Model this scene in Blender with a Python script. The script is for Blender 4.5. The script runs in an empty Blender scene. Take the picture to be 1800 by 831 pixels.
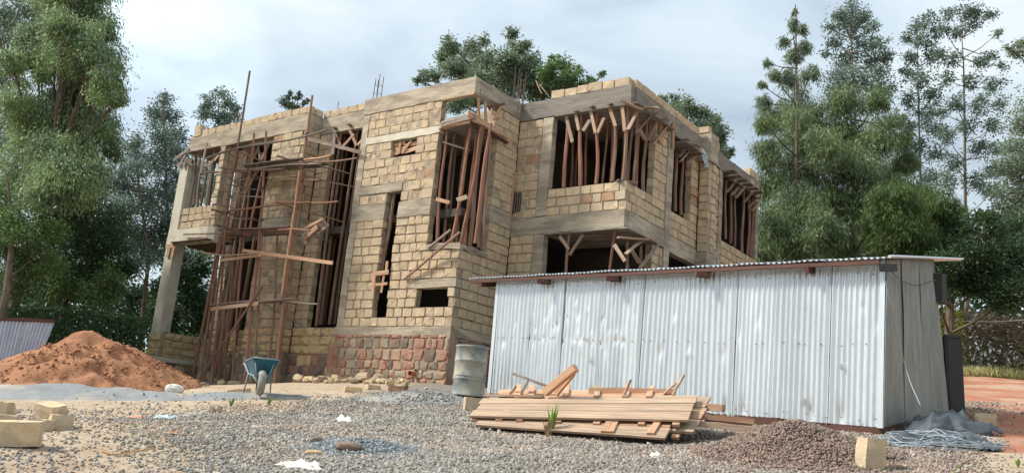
import bpy, math, random
import numpy as np
from mathutils import Vector, Matrix
random.seed(7)
RS = np.random.RandomState(7)
sc = bpy.context.scene
COL = sc.collection

# ------------------------------------------------------------------ camera
CAM = Vector((13.5095, -16.0728, -2.5772))
R3 = Matrix(((0.81122001, 0.57835425, 0.0861885), (-0.06373901, 0.23397798, -0.97015032), (-0.58125678, 0.78151178, 0.22667134)))
FPX = 1558.85
cam_d = bpy.data.cameras.new("camera")
cam = bpy.data.objects.new("camera", cam_d)
COL.objects.link(cam)
sc.camera = cam
cam_d.sensor_fit = 'HORIZONTAL'; cam_d.sensor_width = 36.0
cam_d.lens = FPX / 1800 * 36
cam_d.clip_start = 0.1; cam_d.clip_end = 3000
rx, dn, fw = R3[0], R3[1], R3[2]
cam.matrix_world = Matrix(((rx[0], -dn[0], -fw[0], CAM[0]), (rx[1], -dn[1], -fw[1], CAM[1]), (rx[2], -dn[2], -fw[2], CAM[2]), (0, 0, 0, 1)))

# ------------------------------------------------------------------ light
SUN_DIR = Vector((-0.74, -0.55, 0.90)).normalized()      # towards the sun
sun_d = bpy.data.lights.new("sun", 'SUN'); sun_d.energy = 3.1; sun_d.angle = math.radians(10); sun_d.color = (1, 0.94, 0.84)
sun = bpy.data.objects.new("sun", sun_d); COL.objects.link(sun)
sun.rotation_euler = SUN_DIR.to_track_quat('Z', 'Y').to_euler()
sc.view_settings.view_transform = 'Standard'; sc.view_settings.look = 'None'
sc.view_settings.exposure = 1.02; sc.view_settings.gamma = 1.0
sc.view_settings.use_curve_mapping = False

def ray(px, py):
    v = Vector(((px - 900) / FPX, (py - 415.5) / FPX, 1.0))
    return R3.transposed() @ v
HF = Vector((fw[0], fw[1], 0)).normalized()      # horizontal forward
HR = Vector((HF.y, -HF.x, 0))                    # horizontal right
def D(px, py, d):                                # the point seen there at d metres ahead
    r = ray(px, py); return CAM + r * (d / r.dot(HF))
def Y(px, py, y):
    r = ray(px, py); return CAM + r * ((y - CAM.y) / r.y)
def X(px, py, x):
    r = ray(px, py); return CAM + r * ((x - CAM.x) / r.x)
def proj(p):
    c = R3 @ (Vector(p) - CAM)
    return (c.x / c.z * FPX + 900, c.y / c.z * FPX + 415.5, c.z) if c.z > .1 else (-1e4, -1e4, .1)

world = bpy.data.worlds.new("World"); sc.world = world; world.use_nodes = True
def build_world():
    nt = world.node_tree; N = nt.nodes; L = nt.links
    for n in list(N): N.remove(n)
    out = N.new('ShaderNodeOutputWorld'); bg = N.new('ShaderNodeBackground'); bg.inputs[1].default_value = 0.1
    L.new(bg.outputs[0], out.inputs[0])
    sky = N.new('ShaderNodeTexSky'); sky.sky_type = 'NISHITA'; sky.sun_disc = False
    sky.sun_elevation = math.asin(SUN_DIR.z); sky.sun_rotation = math.atan2(SUN_DIR.x, SUN_DIR.y)
    tc = N.new('ShaderNodeTexCoord')
    sep = N.new('ShaderNodeSeparateXYZ'); L.new(tc.outputs['Generated'], sep.inputs[0])
    mp = N.new('ShaderNodeMapping'); mp.inputs['Scale'].default_value = (1, 1, 2.4); mp.inputs['Location'].default_value = (3.1, 0.4, 0)
    L.new(tc.outputs['Generated'], mp.inputs[0])
    def noise(scale, det, rough, dist=0.0):
        n = N.new('ShaderNodeTexNoise'); n.inputs['Scale'].default_value = scale; n.inputs['Detail'].default_value = det
        n.inputs['Roughness'].default_value = rough; n.inputs['Distortion'].default_value = dist
        L.new(mp.outputs[0], n.inputs[0]); return n.outputs[0]
    def ramp(src, stops):
        r = N.new('ShaderNodeValToRGB'); e = r.color_ramp.elements
        e[0].position, e[0].color = stops[0][0], (*stops[0][1], 1)
        e[1].position, e[1].color = stops[-1][0], (*stops[-1][1], 1)
        for p, c in stops[1:-1]:
            k = e.new(p); k.color = (*c, 1)
        L.new(src, r.inputs[0]); return r.outputs[0]
    c1 = ramp(noise(3.1, 7, .52, .3), [(.30, (.50, .59, .67)), (.47, (.68, .79, .86)), (.58, (.82, .92, .96)), (.72, (1.0, 1.03, 1.0))])
    gap = ramp(noise(1.6, 4, .5), [(.40, (0, 0, 0)), (.66, (1, 1, 1))])
    # overcast: the zenith is brighter than the horizon
    zz = N.new('ShaderNodeMapRange'); zz.inputs[1].default_value = .30; zz.inputs[2].default_value = 1.0
    zz.inputs[3].default_value = 4.8; zz.inputs[4].default_value = 9.0; L.new(sep.outputs[2], zz.inputs[0])
    # thin bright place in the cloud layer
    bd = ray(255, 105).normalized()
    vd = N.new('ShaderNodeVectorMath'); vd.operation = 'DOT_PRODUCT'; vd.inputs[1].default_value = bd
    nz = N.new('ShaderNodeVectorMath'); nz.operation = 'NORMALIZE'; L.new(tc.outputs['Generated'], nz.inputs[0]); L.new(nz.outputs[0], vd.inputs[0])
    br = N.new('ShaderNodeMapRange'); br.interpolation_type = 'SMOOTHSTEP'
    br.inputs[1].default_value = math.cos(math.radians(8)); br.inputs[2].default_value = 1.0; br.inputs[3].default_value = 1.0; br.inputs[4].default_value = 1.5
    L.new(vd.outputs['Value'], br.inputs[0])
    m = N.new('ShaderNodeMath'); m.operation = 'MULTIPLY'; L.new(zz.outputs[0], m.inputs[0]); L.new(br.outputs[0], m.inputs[1])
    sca = N.new('ShaderNodeVectorMath'); sca.operation = 'SCALE'; L.new(c1, sca.inputs[0]); L.new(m.outputs[0], sca.inputs['Scale'])
    mx = N.new('ShaderNodeMix'); mx.data_type = 'RGBA'
    fm = N.new('ShaderNodeMath'); fm.operation = 'MULTIPLY_ADD'; fm.inputs[1].default_value = .18; fm.inputs[2].default_value = .80
    L.new(gap, fm.inputs[0]); L.new(fm.outputs[0], mx.inputs[0])
    L.new(sky.outputs[0], mx.inputs[6]); L.new(sca.outputs[0], mx.inputs[7]); L.new(mx.outputs[2], bg.inputs[0])
build_world()

# ------------------------------------------------------------------ materials
def mat(name, c1, c2=None, scale=6, rough=.9, bump=.3, bscale=None, rnd=0.0, c3=None, s3=1.5, f3=.35, metal=0.0, stretch=None, island=False, voro=False, spec=.3, pscale=None):
    """c1/c2 mixed by noise, c3 in large stains, rnd = brightness change per object or per piece"""
    m = bpy.data.materials.new(name); m.use_nodes = True
    nt = m.node_tree; N = nt.nodes; L = nt.links
    b = N['Principled BSDF']; b.inputs['Roughness'].default_value = rough; b.inputs['Metallic'].default_value = metal
    b.inputs['Specular IOR Level'].default_value = spec
    geo = N.new('ShaderNodeNewGeometry')
    tc = N.new('ShaderNodeTexCoord')
    src = tc.outputs['Object'] if stretch else geo.outputs['Position']
    if stretch:
        oi = N.new('ShaderNodeObjectInfo'); ad = N.new('ShaderNodeVectorMath'); ad.operation = 'ADD'
        mp = N.new('ShaderNodeMapping'); mp.inputs['Scale'].default_value = stretch; L.new(src, mp.inputs[0])
        L.new(mp.outputs[0], ad.inputs[0]); L.new(oi.outputs['Location'], ad.inputs[1]); src = ad.outputs[0]
    if pscale:
        mp = N.new('ShaderNodeMapping'); mp.inputs['Scale'].default_value = pscale; L.new(src, mp.inputs[0]); src = mp.outputs[0]
    def noise(s, det=6, r=.6):
        n = N.new('ShaderNodeTexNoise'); n.inputs['Scale'].default_value = s; n.inputs['Detail'].default_value = det; n.inputs['Roughness'].default_value = r
        L.new(src, n.inputs[0]); return n.outputs[0]
    def mr(x, a, bb, lo=0, hi=1):
        k = N.new('ShaderNodeMapRange'); k.inputs[1].default_value = a; k.inputs[2].default_value = bb; k.inputs[3].default_value = lo; k.inputs[4].default_value = hi
        L.new(x, k.inputs[0]); return k.outputs[0]
    def mix(f, a, bb):
        k = N.new('ShaderNodeMix'); k.data_type = 'RGBA'; L.new(f, k.inputs[0])
        for s, v in ((6, a), (7, bb)):
            if isinstance(v, tuple): k.inputs[s].default_value = (*v, 1)
            else: L.new(v, k.inputs[s])
        return k.outputs[2]
    col = mix(mr(noise(scale), .35, .65), c1, c2 or tuple(x * .75 for x in c1))
    if c3: col = mix(mr(noise(s3, 5, .65), .60 - f3 * .3, .74 - f3 * .3), col, c3)
    if rnd:
        if island: r = geo.outputs['Random Per Island']
        else:
            oi2 = N.new('ShaderNodeObjectInfo'); r = oi2.outputs['Random']
        sc_ = mr(r, 0, 1, 1 - rnd, 1 + rnd)
        v = N.new('ShaderNodeVectorMath'); v.operation = 'SCALE'; L.new(col, v.inputs[0]); L.new(sc_, v.inputs['Scale']); col = v.outputs[0]
    L.new(col, b.inputs['Base Color'])
    if bump:
        bp = N.new('ShaderNodeBump'); bp.inputs['Strength'].default_value = bump; bp.inputs['Distance'].default_value = .02
        L.new(noise(bscale or scale * 4, 6, .7), bp.inputs['Height']); L.new(bp.outputs[0], b.inputs['Normal'])
    return m
M = {}
M['block'] = mat('dressed_stone', (.59, .45, .285), (.475, .355, .22), 6, rnd=.13, bump=.9, bscale=22, c3=(.42, .335, .235), s3=4.2, f3=.75, island=True)
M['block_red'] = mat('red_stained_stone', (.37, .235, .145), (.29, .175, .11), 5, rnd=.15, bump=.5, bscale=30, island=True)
M['rustic'] = mat('rock_faced_stone', (.58, .44, .25), (.47, .35, .195), 7, rnd=.18, bump=.9, bscale=20, island=True)
M['mortar'] = mat('mortar', (.40, .325, .235), (.29, .235, .17), 9, bump=.9, bscale=35, c3=(.19, .15, .11), s3=5)
M['redmortar'] = mat('red_earth_mortar', (.36, .16, .105), (.27, .115, .075), 8, bump=1.0, bscale=18, c3=(.31, .26, .20), s3=1.8, f3=.6)
M['concrete'] = mat('rough_concrete', (.44, .38, .295), (.32, .275, .21), 1.6, bump=1.0, bscale=6, c3=(.25, .21, .165), s3=.9, f3=.5, rnd=.10, pscale=(1, 1, 4.5))
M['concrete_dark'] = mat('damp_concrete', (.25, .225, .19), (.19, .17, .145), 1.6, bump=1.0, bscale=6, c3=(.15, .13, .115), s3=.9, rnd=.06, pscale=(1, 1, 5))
M['concrete_pale'] = mat('smooth_concrete', (.56, .53, .44), (.48, .45, .37), 3, bump=.2, bscale=22, c3=(.40, .34, .26), s3=1.5, f3=.1)
M['inner'] = mat('shade_darkened_stone', (.07, .06, .05), (.05, .042, .035), 4, bump=.5)  # partition colour lowered so the gloom of the rooms is painted in
M['slab'] = mat('floor_slab', (.08, .072, .062), (.06, .054, .048), 3, bump=.2)  # concrete colour lowered too, interior shade painted into the slabs
M['rub_a'] = mat('grey_green_rubble', (.31, .295, .22), (.22, .21, .16), 9, bump=.9, bscale=26, rnd=.25, c3=(.33, .20, .14), s3=7, f3=.55)
M['rub_b'] = mat('red_rubble', (.33, .185, .135), (.25, .13, .095), 9, bump=.9, bscale=26, rnd=.2, c3=(.33, .20, .14), s3=7, f3=.55)
M['rub_c'] = mat('dark_rubble', (.19, .16, .125), (.13, .105, .08), 9, bump=.9, bscale=26, rnd=.25, c3=(.24, .16, .12), s3=7, f3=.5)
M['pole'] = mat('peeled_pole', (.24, .145, .105), (.15, .09, .065), 3, rough=.85, bump=.7, bscale=14, rnd=.25, stretch=(9, 9, 1.2), c3=(.28, .20, .15), s3=1.5)
M['pole_red'] = mat('reddish_pole', (.30, .15, .10), (.20, .10, .068), 3, rough=.85, bump=.7, bscale=14, rnd=.2, stretch=(9, 9, 1.2))
M['pole_grey'] = mat('weathered_pole', (.27, .235, .20), (.19, .16, .135), 3, rough=.85, bump=.6, bscale=14, rnd=.15, stretch=(9, 9, 1.2))
M['plank'] = mat('sawn_plank', (.46, .27, .17), (.36, .20, .125), 2.5, rough=.8, bump=.35, bscale=12, rnd=.2, stretch=(1.0, 14, 14), c3=(.47, .35, .24), s3=.7)
M['brace'] = mat('formwork_timber', (.33, .20, .135), (.24, .145, .10), 2.5, rough=.85, bump=.4, bscale=12, rnd=.28, stretch=(1.0, 14, 14), c3=(.33, .27, .21), s3=1.2, f3=.5)
M['plank_pale'] = mat('dusty_plank', (.50, .36, .25), (.38, .255, .175), 2.5, rough=.85, bump=.4, bscale=12, rnd=.12, stretch=(1.0, 14, 14), c3=(.30, .22, .155), s3=1.4, f3=.6)
M['plank_old'] = mat('old_formwork', (.20, .155, .125), (.135, .10, .085), 2.5, rough=.9, bump=.5, bscale=12, rnd=.2, stretch=(1.0, 12, 12), c3=(.33, .30, .26), s3=1)
M['rust_wood'] = mat('red_oxide_timber', (.12, .058, .045), (.085, .04, .03), 3, rough=.8, bump=.4, bscale=12, rnd=.1, stretch=(1, 12, 12))
M['steel'] = mat('rebar_steel', (.10, .075, .065), (.16, .11, .09), 20, rough=.7, bump=.2, metal=.4)
M['sand'] = mat('red_sand', (.31, .148, .074), (.25, .112, .056), 1.6, bump=1.0, bscale=8, c3=(.235, .095, .05), s3=1.4, f3=.25)
M['greysand'] = mat('grey_quarry_dust', (.215, .228, .235), (.165, .175, .185), 2, bump=.7, bscale=10, c3=(.32, .28, .225), s3=.9, f3=.4)
M['tarp'] = mat('grey_tarpaulin', (.075, .09, .105), (.045, .055, .065), 3, rough=.5, bump=.4, bscale=9, c3=(.17, .18, .18), s3=2.5, f3=.25)
M['cable'] = mat('grey_cable', (.32, .37, .41), (.25, .29, .33), 5, rough=.5, bump=0)
M['bag'] = mat('white_sack', (.66, .64, .59), (.55, .52, .46), 8, rough=.7, bump=.6, bscale=18, c3=(.40, .34, .27), s3=5, f3=.2)
M['blue'] = mat('blue_paint', (.02, .12, .19), (.016, .085, .14), 6, rough=.4, bump=.1, c3=(.12, .15, .15), s3=5, f3=.1)
M['dustblue'] = mat('dusty_blue_paint', (.20, .27, .30), (.15, .21, .24), 8, rough=.6, bump=.1)
M['rubber'] = mat('dusty_rubber', (.27, .26, .235), (.19, .182, .165), 10, rough=.9, bump=.3)
M['drum'] = mat('dusty_drum', (.34, .32, .26), (.26, .25, .20), 4, rough=.75, bump=.3, bscale=14, c3=(.15, .175, .18), s3=2.6, f3=.42)
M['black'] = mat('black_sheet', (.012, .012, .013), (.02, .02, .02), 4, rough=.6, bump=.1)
M['clay'] = mat('clay_pipe', (.42, .17, .09), (.34, .13, .07), 7, bump=.2)
M['bark'] = mat('bark', (.16, .125, .095), (.09, .07, .055), 5, bump=.8, bscale=14)
M['bark_pale'] = mat('pale_bark', (.30, .27, .23), (.18, .15, .125), 3, bump=.5, bscale=10)
M['drybrush'] = mat('dry_brush', (.30, .235, .15), (.20, .15, .095), 5, rough=.9, bump=0, rnd=.35, island=True)
M['grass_dry'] = mat('dry_grass', (.36, .33, .15), (.26, .27, .10), 1.5, bump=0, rnd=.3, island=True)
M['weed'] = mat('weed_leaf', (.20, .36, .06), (.14, .26, .04), 8, rough=.6, bump=0, rnd=.2, island=True)
M['straw'] = mat('dry_stem', (.30, .21, .13), (.22, .15, .09), 8, bump=0)
M['gravel'] = mat('crushed_stone', (.31, .285, .25), (.19, .175, .155), 3.2, bump=.3, bscale=60, rnd=.38, island=True, c3=(.33, .27, .215), s3=.5, f3=.4)
M['gravel_blue'] = mat('blue_grey_chippings', (.25, .275, .29), (.18, .20, .215), 4, bump=.3, bscale=60, rnd=.32, island=True)
M['gravel_red'] = mat('reddish_ballast', (.25, .18, .145), (.17, .13, .11), 3.5, bump=.3, bscale=60, rnd=.38, island=True)
M['dirtybag'] = mat('dirty_sack', (.36, .33, .28), (.27, .24, .20), 8, rough=.8, bump=.6, bscale=18, c3=(.17, .17, .15), s3=5, f3=.3)
M['poly'] = mat('printed_polythene', (.55, .58, .58), (.22, .30, .36), 7, rough=.35, bump=.3, bscale=10)
M['orange_tape'] = mat('orange_twine', (.50, .25, .08), (.45, .22, .07), 8, bump=0)
M['pinkbag'] = mat('pink_plastic', (.55, .25, .19), (.45, .2, .15), 8, bump=.3)

def metal_mat():
    m = bpy.data.materials.new('galvanised_sheet'); m.use_nodes = True
    nt = m.node_tree; N = nt.nodes; L = nt.links; b = N['Principled BSDF']
    b.inputs['Metallic'].default_value = .55; b.inputs['Roughness'].default_value = .42
    tc = N.new('ShaderNodeTexCoord'); oi = N.new('ShaderNodeObjectInfo')
    mp = N.new('ShaderNodeMapping'); mp.inputs['Scale'].default_value = (5, 5, .7); L.new(tc.outputs['Object'], mp.inputs[0])
    ad = N.new('ShaderNodeVectorMath'); ad.operation = 'ADD'; L.new(mp.outputs[0], ad.inputs[0]); L.new(oi.outputs['Random'], ad.inputs[1])
    n = N.new('ShaderNodeTexNoise'); n.inputs['Scale'].default_value = 1.6; n.inputs['Detail'].default_value = 7; n.inputs['Roughness'].default_value = .62; L.new(ad.outputs[0], n.inputs[0])
    r = N.new('ShaderNodeValToRGB'); e = r.color_ramp.elements
    e[0].position = .25; e[0].color = (.62, .66, .69, 1); e[1].position = .75; e[1].color = (.74, .78, .80, 1); L.new(n.outputs[0], r.inputs[0])
    sc_ = N.new('ShaderNodeMapRange'); sc_.inputs[3].default_value = .88; sc_.inputs[4].default_value = 1.05; L.new(oi.outputs['Random'], sc_.inputs[0])
    v = N.new('ShaderNodeVectorMath'); v.operation = 'SCALE'; L.new(r.outputs[0], v.inputs[0]); L.new(sc_.outputs[0], v.inputs['Scale']); L.new(v.outputs[0], b.inputs['Base Color'])
    rr = N.new('ShaderNodeMapRange'); rr.inputs[1].default_value = .3; rr.inputs[2].default_value = .7; rr.inputs[3].default_value = .27; rr.inputs[4].default_value = .34
    L.new(n.outputs[0], rr.inputs[0]); L.new(rr.outputs[0], b.inputs['Roughness'])
    n2 = N.new('ShaderNodeTexNoise'); n2.inputs['Scale'].default_value = 5; n2.inputs['Detail'].default_value = 4; L.new(tc.outputs['Object'], n2.inputs[0])
    bp = N.new('ShaderNodeBump'); bp.inputs['Strength'].default_value = .10; bp.inputs['Distance'].default_value = .02; L.new(n2.outputs[0], bp.inputs['Height']); L.new(bp.outputs[0], b.inputs['Normal'])
    return m
M['zinc'] = metal_mat()
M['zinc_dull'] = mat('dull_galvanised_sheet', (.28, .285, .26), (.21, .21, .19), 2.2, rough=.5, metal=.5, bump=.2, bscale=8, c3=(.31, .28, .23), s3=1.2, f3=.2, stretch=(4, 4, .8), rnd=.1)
M['bluewhite'] = mat('pale_blue_sheet', (.52, .58, .66), (.44, .50, .60), 3, rough=.45, metal=.3, bump=.1)

def leaf_mat(name, c1, c2, trans=.42):
    m = bpy.data.materials.new(name); m.use_nodes = True
    nt = m.node_tree; N = nt.nodes; L = nt.links
    for n in list(N): N.remove(n)
    out = N.new('ShaderNodeOutputMaterial'); geo = N.new('ShaderNodeNewGeometry')
    n = N.new('ShaderNodeTexNoise'); n.inputs['Scale'].default_value = .9; n.inputs['Detail'].default_value = 3; L.new(geo.outputs['Position'], n.inputs[0])
    k = N.new('ShaderNodeMapRange'); k.inputs[1].default_value = .35; k.inputs[2].default_value = .65; L.new(n.outputs[0], k.inputs[0])
    x = N.new('ShaderNodeMix'); x.data_type = 'RGBA'; x.inputs[6].default_value = (*[v * .72 for v in c1], 1); x.inputs[7].default_value = (*[v * 1.2 for v in c2], 1); L.new(k.outputs[0], x.inputs[0])
    s = N.new('ShaderNodeMapRange'); s.inputs[3].default_value = .55; s.inputs[4].default_value = 1.5; L.new(geo.outputs['Random Per Island'], s.inputs[0])
    v = N.new('ShaderNodeVectorMath'); v.operation = 'SCALE'; L.new(x.outputs[2], v.inputs[0]); L.new(s.outputs[0], v.inputs['Scale'])
    p = N.new('ShaderNodeBsdfPrincipled'); p.inputs['Roughness'].default_value = .5; p.inputs['Specular IOR Level'].default_value = .35; L.new(v.outputs[0], p.inputs['Base Color'])
    t = N.new('ShaderNodeBsdfTranslucent'); L.new(v.outputs[0], t.inputs[0])
    ms = N.new('ShaderNodeMixShader'); ms.inputs[0].default_value = trans; L.new(p.outputs[0], ms.inputs[1]); L.new(t.outputs[0], ms.inputs[2]); L.new(ms.outputs[0], out.inputs[0])
    return m
M['lf_euc'] = leaf_mat('eucalyptus_leaf', (.169, .254, .141), (.209, .288, .124))
M['lf_eucb'] = leaf_mat('blue_green_leaf', (.158, .220, .175), (.130, .186, .147))
M['lf_lime'] = leaf_mat('fresh_green_leaf', (.13, .205, .065), (.09, .16, .055))
M['lf_dark'] = leaf_mat('dark_green_leaf', (.062, .113, .045), (.040, .079, .034))
M['lf_cas'] = leaf_mat('needle_foliage', (.136, .198, .096), (.169, .226, .102))
M['lf_grev'] = leaf_mat('grey_green_leaf', (.203, .260, .169), (.164, .220, .141))
M['lf_bush'] = leaf_mat('bush_leaf', (.105, .165, .05), (.07, .12, .035))
M['lf_yel'] = leaf_mat('yellow_leaf', (.42, .36, .04), (.25, .28, .04))

# ------------------------------------------------------------------ object helpers
def mesh_obj(name, verts, faces, m, parent=None, smooth=False, loc=None):
    me = bpy.data.meshes.new(name); me.from_pydata([tuple(v) for v in verts], [], faces)
    if m: me.materials.append(m)
    if smooth: me.polygons.foreach_set('use_smooth', [True] * len(me.polygons))
    me.update()
    o = bpy.data.objects.new(name, me); COL.objects.link(o)
    if parent: o.parent = parent
    if loc is not None: o.location = loc
    return o
def np_obj(name, V, F, m, parent=None, smooth=False, offs=None):
    """V (n,3), F (m,k) arrays, all faces with k corners"""
    me = bpy.data.meshes.new(name); k = F.shape[1]
    me.vertices.add(len(V)); me.vertices.foreach_set('co', np.ascontiguousarray(V, dtype=np.float32).ravel())
    me.loops.add(F.size); me.loops.foreach_set('vertex_index', np.ascontiguousarray(F, dtype=np.int32).ravel())
    me.polygons.add(len(F)); me.polygons.foreach_set('loop_start', np.arange(0, F.size, k, dtype=np.int32))
    me.polygons.foreach_set('loop_total', np.full(len(F), k, dtype=np.int32))
    if smooth: me.polygons.foreach_set('use_smooth', np.ones(len(F), dtype=bool))
    me.materials.append(m); me.update(calc_edges=True); me.validate()
    o = bpy.data.objects.new(name, me); COL.objects.link(o)
    if parent: o.parent = parent
    return o
def tag(o, label=None, cat=None, group=None, kind=None):
    if label: o['label'] = label
    if cat: o['category'] = cat
    if group: o['group'] = group
    if kind: o['kind'] = kind
    return o
def thing(name, loc, label, cat, group=None, rz=0.0):
    o = bpy.data.objects.new(name, None); COL.objects.link(o); o.location = loc; o.rotation_euler.z = rz; o.empty_display_size = .2
    return tag(o, label, cat, group)
class MB:
    """collects shapes; coordinates are taken relative to org"""
    def __init__(s, org=(0, 0, 0)): s.v = []; s.f = []; s.o = Vector(org)
    def add(s, vs, fs):
        b = len(s.v); s.v += [Vector(v) - s.o for v in vs]; s.f += [tuple(i + b for i in f) for f in fs]; return s
    def box(s, a, b):
        x0, y0, z0 = a; x1, y1, z1 = b
        return s.add([(x0, y0, z0), (x1, y0, z0), (x1, y1, z0), (x0, y1, z0), (x0, y0, z1), (x1, y0, z1), (x1, y1, z1), (x0, y1, z1)],
              [(0, 3, 2, 1), (4, 5, 6, 7), (0, 1, 5, 4), (1, 2, 6, 5), (2, 3, 7, 6), (3, 0, 4, 7)])
    def tube(s, pts, rad, n=7, cap=True):
        pts = [Vector(p) for p in pts]; rs = rad if isinstance(rad, (list, tuple)) else [rad] * len(pts)
        vs = []; fs = []
        ref = None
        for i, p in enumerate(pts):
            t = (pts[min(i + 1, len(pts) - 1)] - pts[max(i - 1, 0)])
            if t.length < 1e-9: t = Vector((0, 0, 1))
            t.normalize()
            if ref is None: ref = t.orthogonal().normalized()
            ref = (ref - t * ref.dot(t)); ref = ref.normalized() if ref.length > 1e-6 else t.orthogonal().normalized()
            b = t.cross(ref)
            for j in range(n):
                a = 2 * math.pi * j / n; vs.append(p + (ref * math.cos(a) + b * math.sin(a)) * rs[i])
        for i in range(len(pts) - 1):
            for j in range(n):
                k = (j + 1) % n; fs.append((i * n + j, i * n + k, (i + 1) * n + k, (i + 1) * n + j))
        if cap: fs.append(tuple(range(n))[::-1]); fs.append(tuple((len(pts) - 1) * n + j for j in range(n)))
        return s.add(vs, fs)
    def bar(s, a, b, w, t, up=(0, 0, 1)):
        """board from a to b, w wide (across), t thick (along up)"""
        a = Vector(a); b = Vector(b); d = (b - a).normalized(); u = Vector(up)
        u = u - d * u.dot(d); u = u.normalized() if u.length > 1e-5 else d.orthogonal().normalized()
        q = d.cross(u) * (w / 2); u = u * (t / 2)
        return s.add([a - q - u, a + q - u, a + q + u, a - q + u, b - q - u, b + q - u, b + q + u, b - q + u],
              [(0, 1, 2, 3), (7, 6, 5, 4), (0, 4, 5, 1), (1, 5, 6, 2), (2, 6, 7, 3), (3, 7, 4, 0)])
    def lathe(s, prof, c=(0, 0, 0), n=24):
        c = Vector(c); vs = []; fs = []
        for r, z in prof:
            for j in range(n):
                a = 2 * math.pi * j / n; vs.append(c + Vector((r * math.cos(a), r * math.sin(a), z)))
        for i in range(len(prof) - 1):
            for j in range(n):
                k = (j + 1) % n; fs.append((i * n + j, i * n + k, (i + 1) * n + k, (i + 1) * n + j))
        return s.add(vs, fs)
    def build(s, name, m, parent=None, smooth=False, loc=None):
        return mesh_obj(name, s.v, s.f, m, parent, smooth, loc)
def local_bar(name, a, b, w, t, m, parent, up=(0, 0, 1), org=(0, 0, 0)):
    """a board whose own x axis runs along it, so the grain follows"""
    a = Vector(a); b = Vector(b); d = b - a; L_ = d.length; d.normalize(); u = Vector(up); u = u - d * u.dot(d)
    u = u.normalized() if u.length > 1e-5 else d.orthogonal().normalized(); q = u.cross(d)
    e = .004
    vs = []; fs = []
    xs = (-.5 * L_, -.17 * L_, .17 * L_, .5 * L_)
    for i, x in enumerate(xs):
        bow = random.uniform(-.006, .006)
        for yy, zz in ((-w / 2, -t / 2), (w / 2, -t / 2), (w / 2, t / 2), (-w / 2, t / 2)):
            vs.append((x + random.uniform(-e, e), yy + random.uniform(-e, e) * .6, zz + bow))
    for i in range(3):
        for j in range(4):
            k = (j + 1) % 4; fs.append((i * 4 + j, i * 4 + k, i * 4 + 4 + k, i * 4 + 4 + j))
    fs += [(3, 2, 1, 0), (12, 13, 14, 15)]
    fs = [f[::-1] for f in fs]
    o = mesh_obj(name, vs, fs, m, parent)
    mt = Matrix(((d.x, q.x, u.x), (d.y, q.y, u.y), (d.z, q.z, u.z)))
    o.rotation_euler = mt.to_euler(); o.location = (a + b) / 2 - Vector(org)
    return o
def pole_obj(name, a, b, r, m, parent, org=(0, 0, 0), bend=.03, n=7, seg=7):
    """a slightly crooked round pole with its own z axis along it"""
    a = Vector(a); b = Vector(b); d = b - a; L_ = d.length
    ph = random.uniform(0, 6.28); ph2 = random.uniform(0, 6.28); w = bend * min(1.0, L_ / 2)
    pts = []; rr = []
    for i in range(seg + 1):
        t = i / seg; k = math.sin(math.pi * t)
        pts.append((w * k * math.sin(ph + 2.2 * t) + random.uniform(-.004, .004), w * k * math.sin(ph2 + 3.1 * t), t * L_))
        rr.append(r * (1.12 - .25 * t) * random.uniform(.92, 1.08))
    mb = MB(); mb.tube(pts, rr, n); o = mb.build(name, m, parent, smooth=False)
    o.rotation_euler = d.to_track_quat('Z', 'Y').to_euler(); o.location = a - Vector(org)
    return o
def quad_plank(name, p00, p10, p11, p01, t, m, parent, org):
    """board given by its four upper corners (seen face), thickness t"""
    P = [Vector(p) for p in (p00, p10, p11, p01)]
    nrm = (P[1] - P[0]).cross(P[3] - P[0]).normalized()
    c = sum(P, Vector()) / 4
    d = (P[1] - P[0]).normalized(); q = nrm.cross(d); mt = Matrix((d, q, nrm))
    vs = [mt @ (p - c) for p in P] + [mt @ (p - nrm * t - c) for p in P]
    o = mesh_obj(name, vs, [(0, 1, 2, 3), (7, 6, 5, 4), (0, 4, 5, 1), (1, 5, 6, 2), (2, 6, 7, 3), (3, 7, 4, 0)], m, parent)
    o.rotation_euler = mt.transposed().to_euler(); o.location = c - Vector(org)
    return o
def fbm(x, y, seed=0):
    r = np.random.RandomState(seed); s = np.zeros_like(x, dtype=float)
    for k in range(7):
        a = r.uniform(0, 6.28); f = 1.7 ** k * .5; p = r.uniform(0, 6.28, 2)
        s += np.sin(x * math.cos(a) * f + y * math.sin(a) * f + p[0] + 1.3 * np.sin(y * f * .7 + p[1])) / 1.55 ** k
    return s / 2.2

# ------------------------------------------------------------------ the ground
GP = [D(0, 785, 7.8), D(90, 755, 9), D(300, 831, 7.6), D(600, 831, 7.8), D(900, 831, 8.3), D(1200, 831, 8.3), D(1528, 829, 8.4), D(1800, 831, 8.6),
      D(820, 698, 16), D(862, 694, 17.2), D(1548, 760, 11.6), D(1300, 768, 11.9), D(1668, 724, 13.4), D(465, 692, 15.7), D(1000, 768, 11.6), D(1170, 772, 11.4),
      D(150, 692, 17), D(0, 684, 17), D(300, 682, 18.5), Y(352, 668, -1.0), Y(483, 668, -1.0), Y(620, 668, -.1), Y(787, 668, -.1), Vector((.2, 2.0, -1.2)), Vector((4, 6, -1.0)),
      D(1740, 648, 25), D(1800, 606, 34), D(1690, 655, 24), D(60, 600, 32), D(250, 600, 34), D(-300, 690, 18), D(2100, 700, 25), Vector((-4, 12, -.2)), Vector((6, 22, .9)),
      D(600, 740, 12.0), D(350, 735, 12.2), D(1800, 740, 12.8), D(1450, 800, 9.6)]
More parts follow.
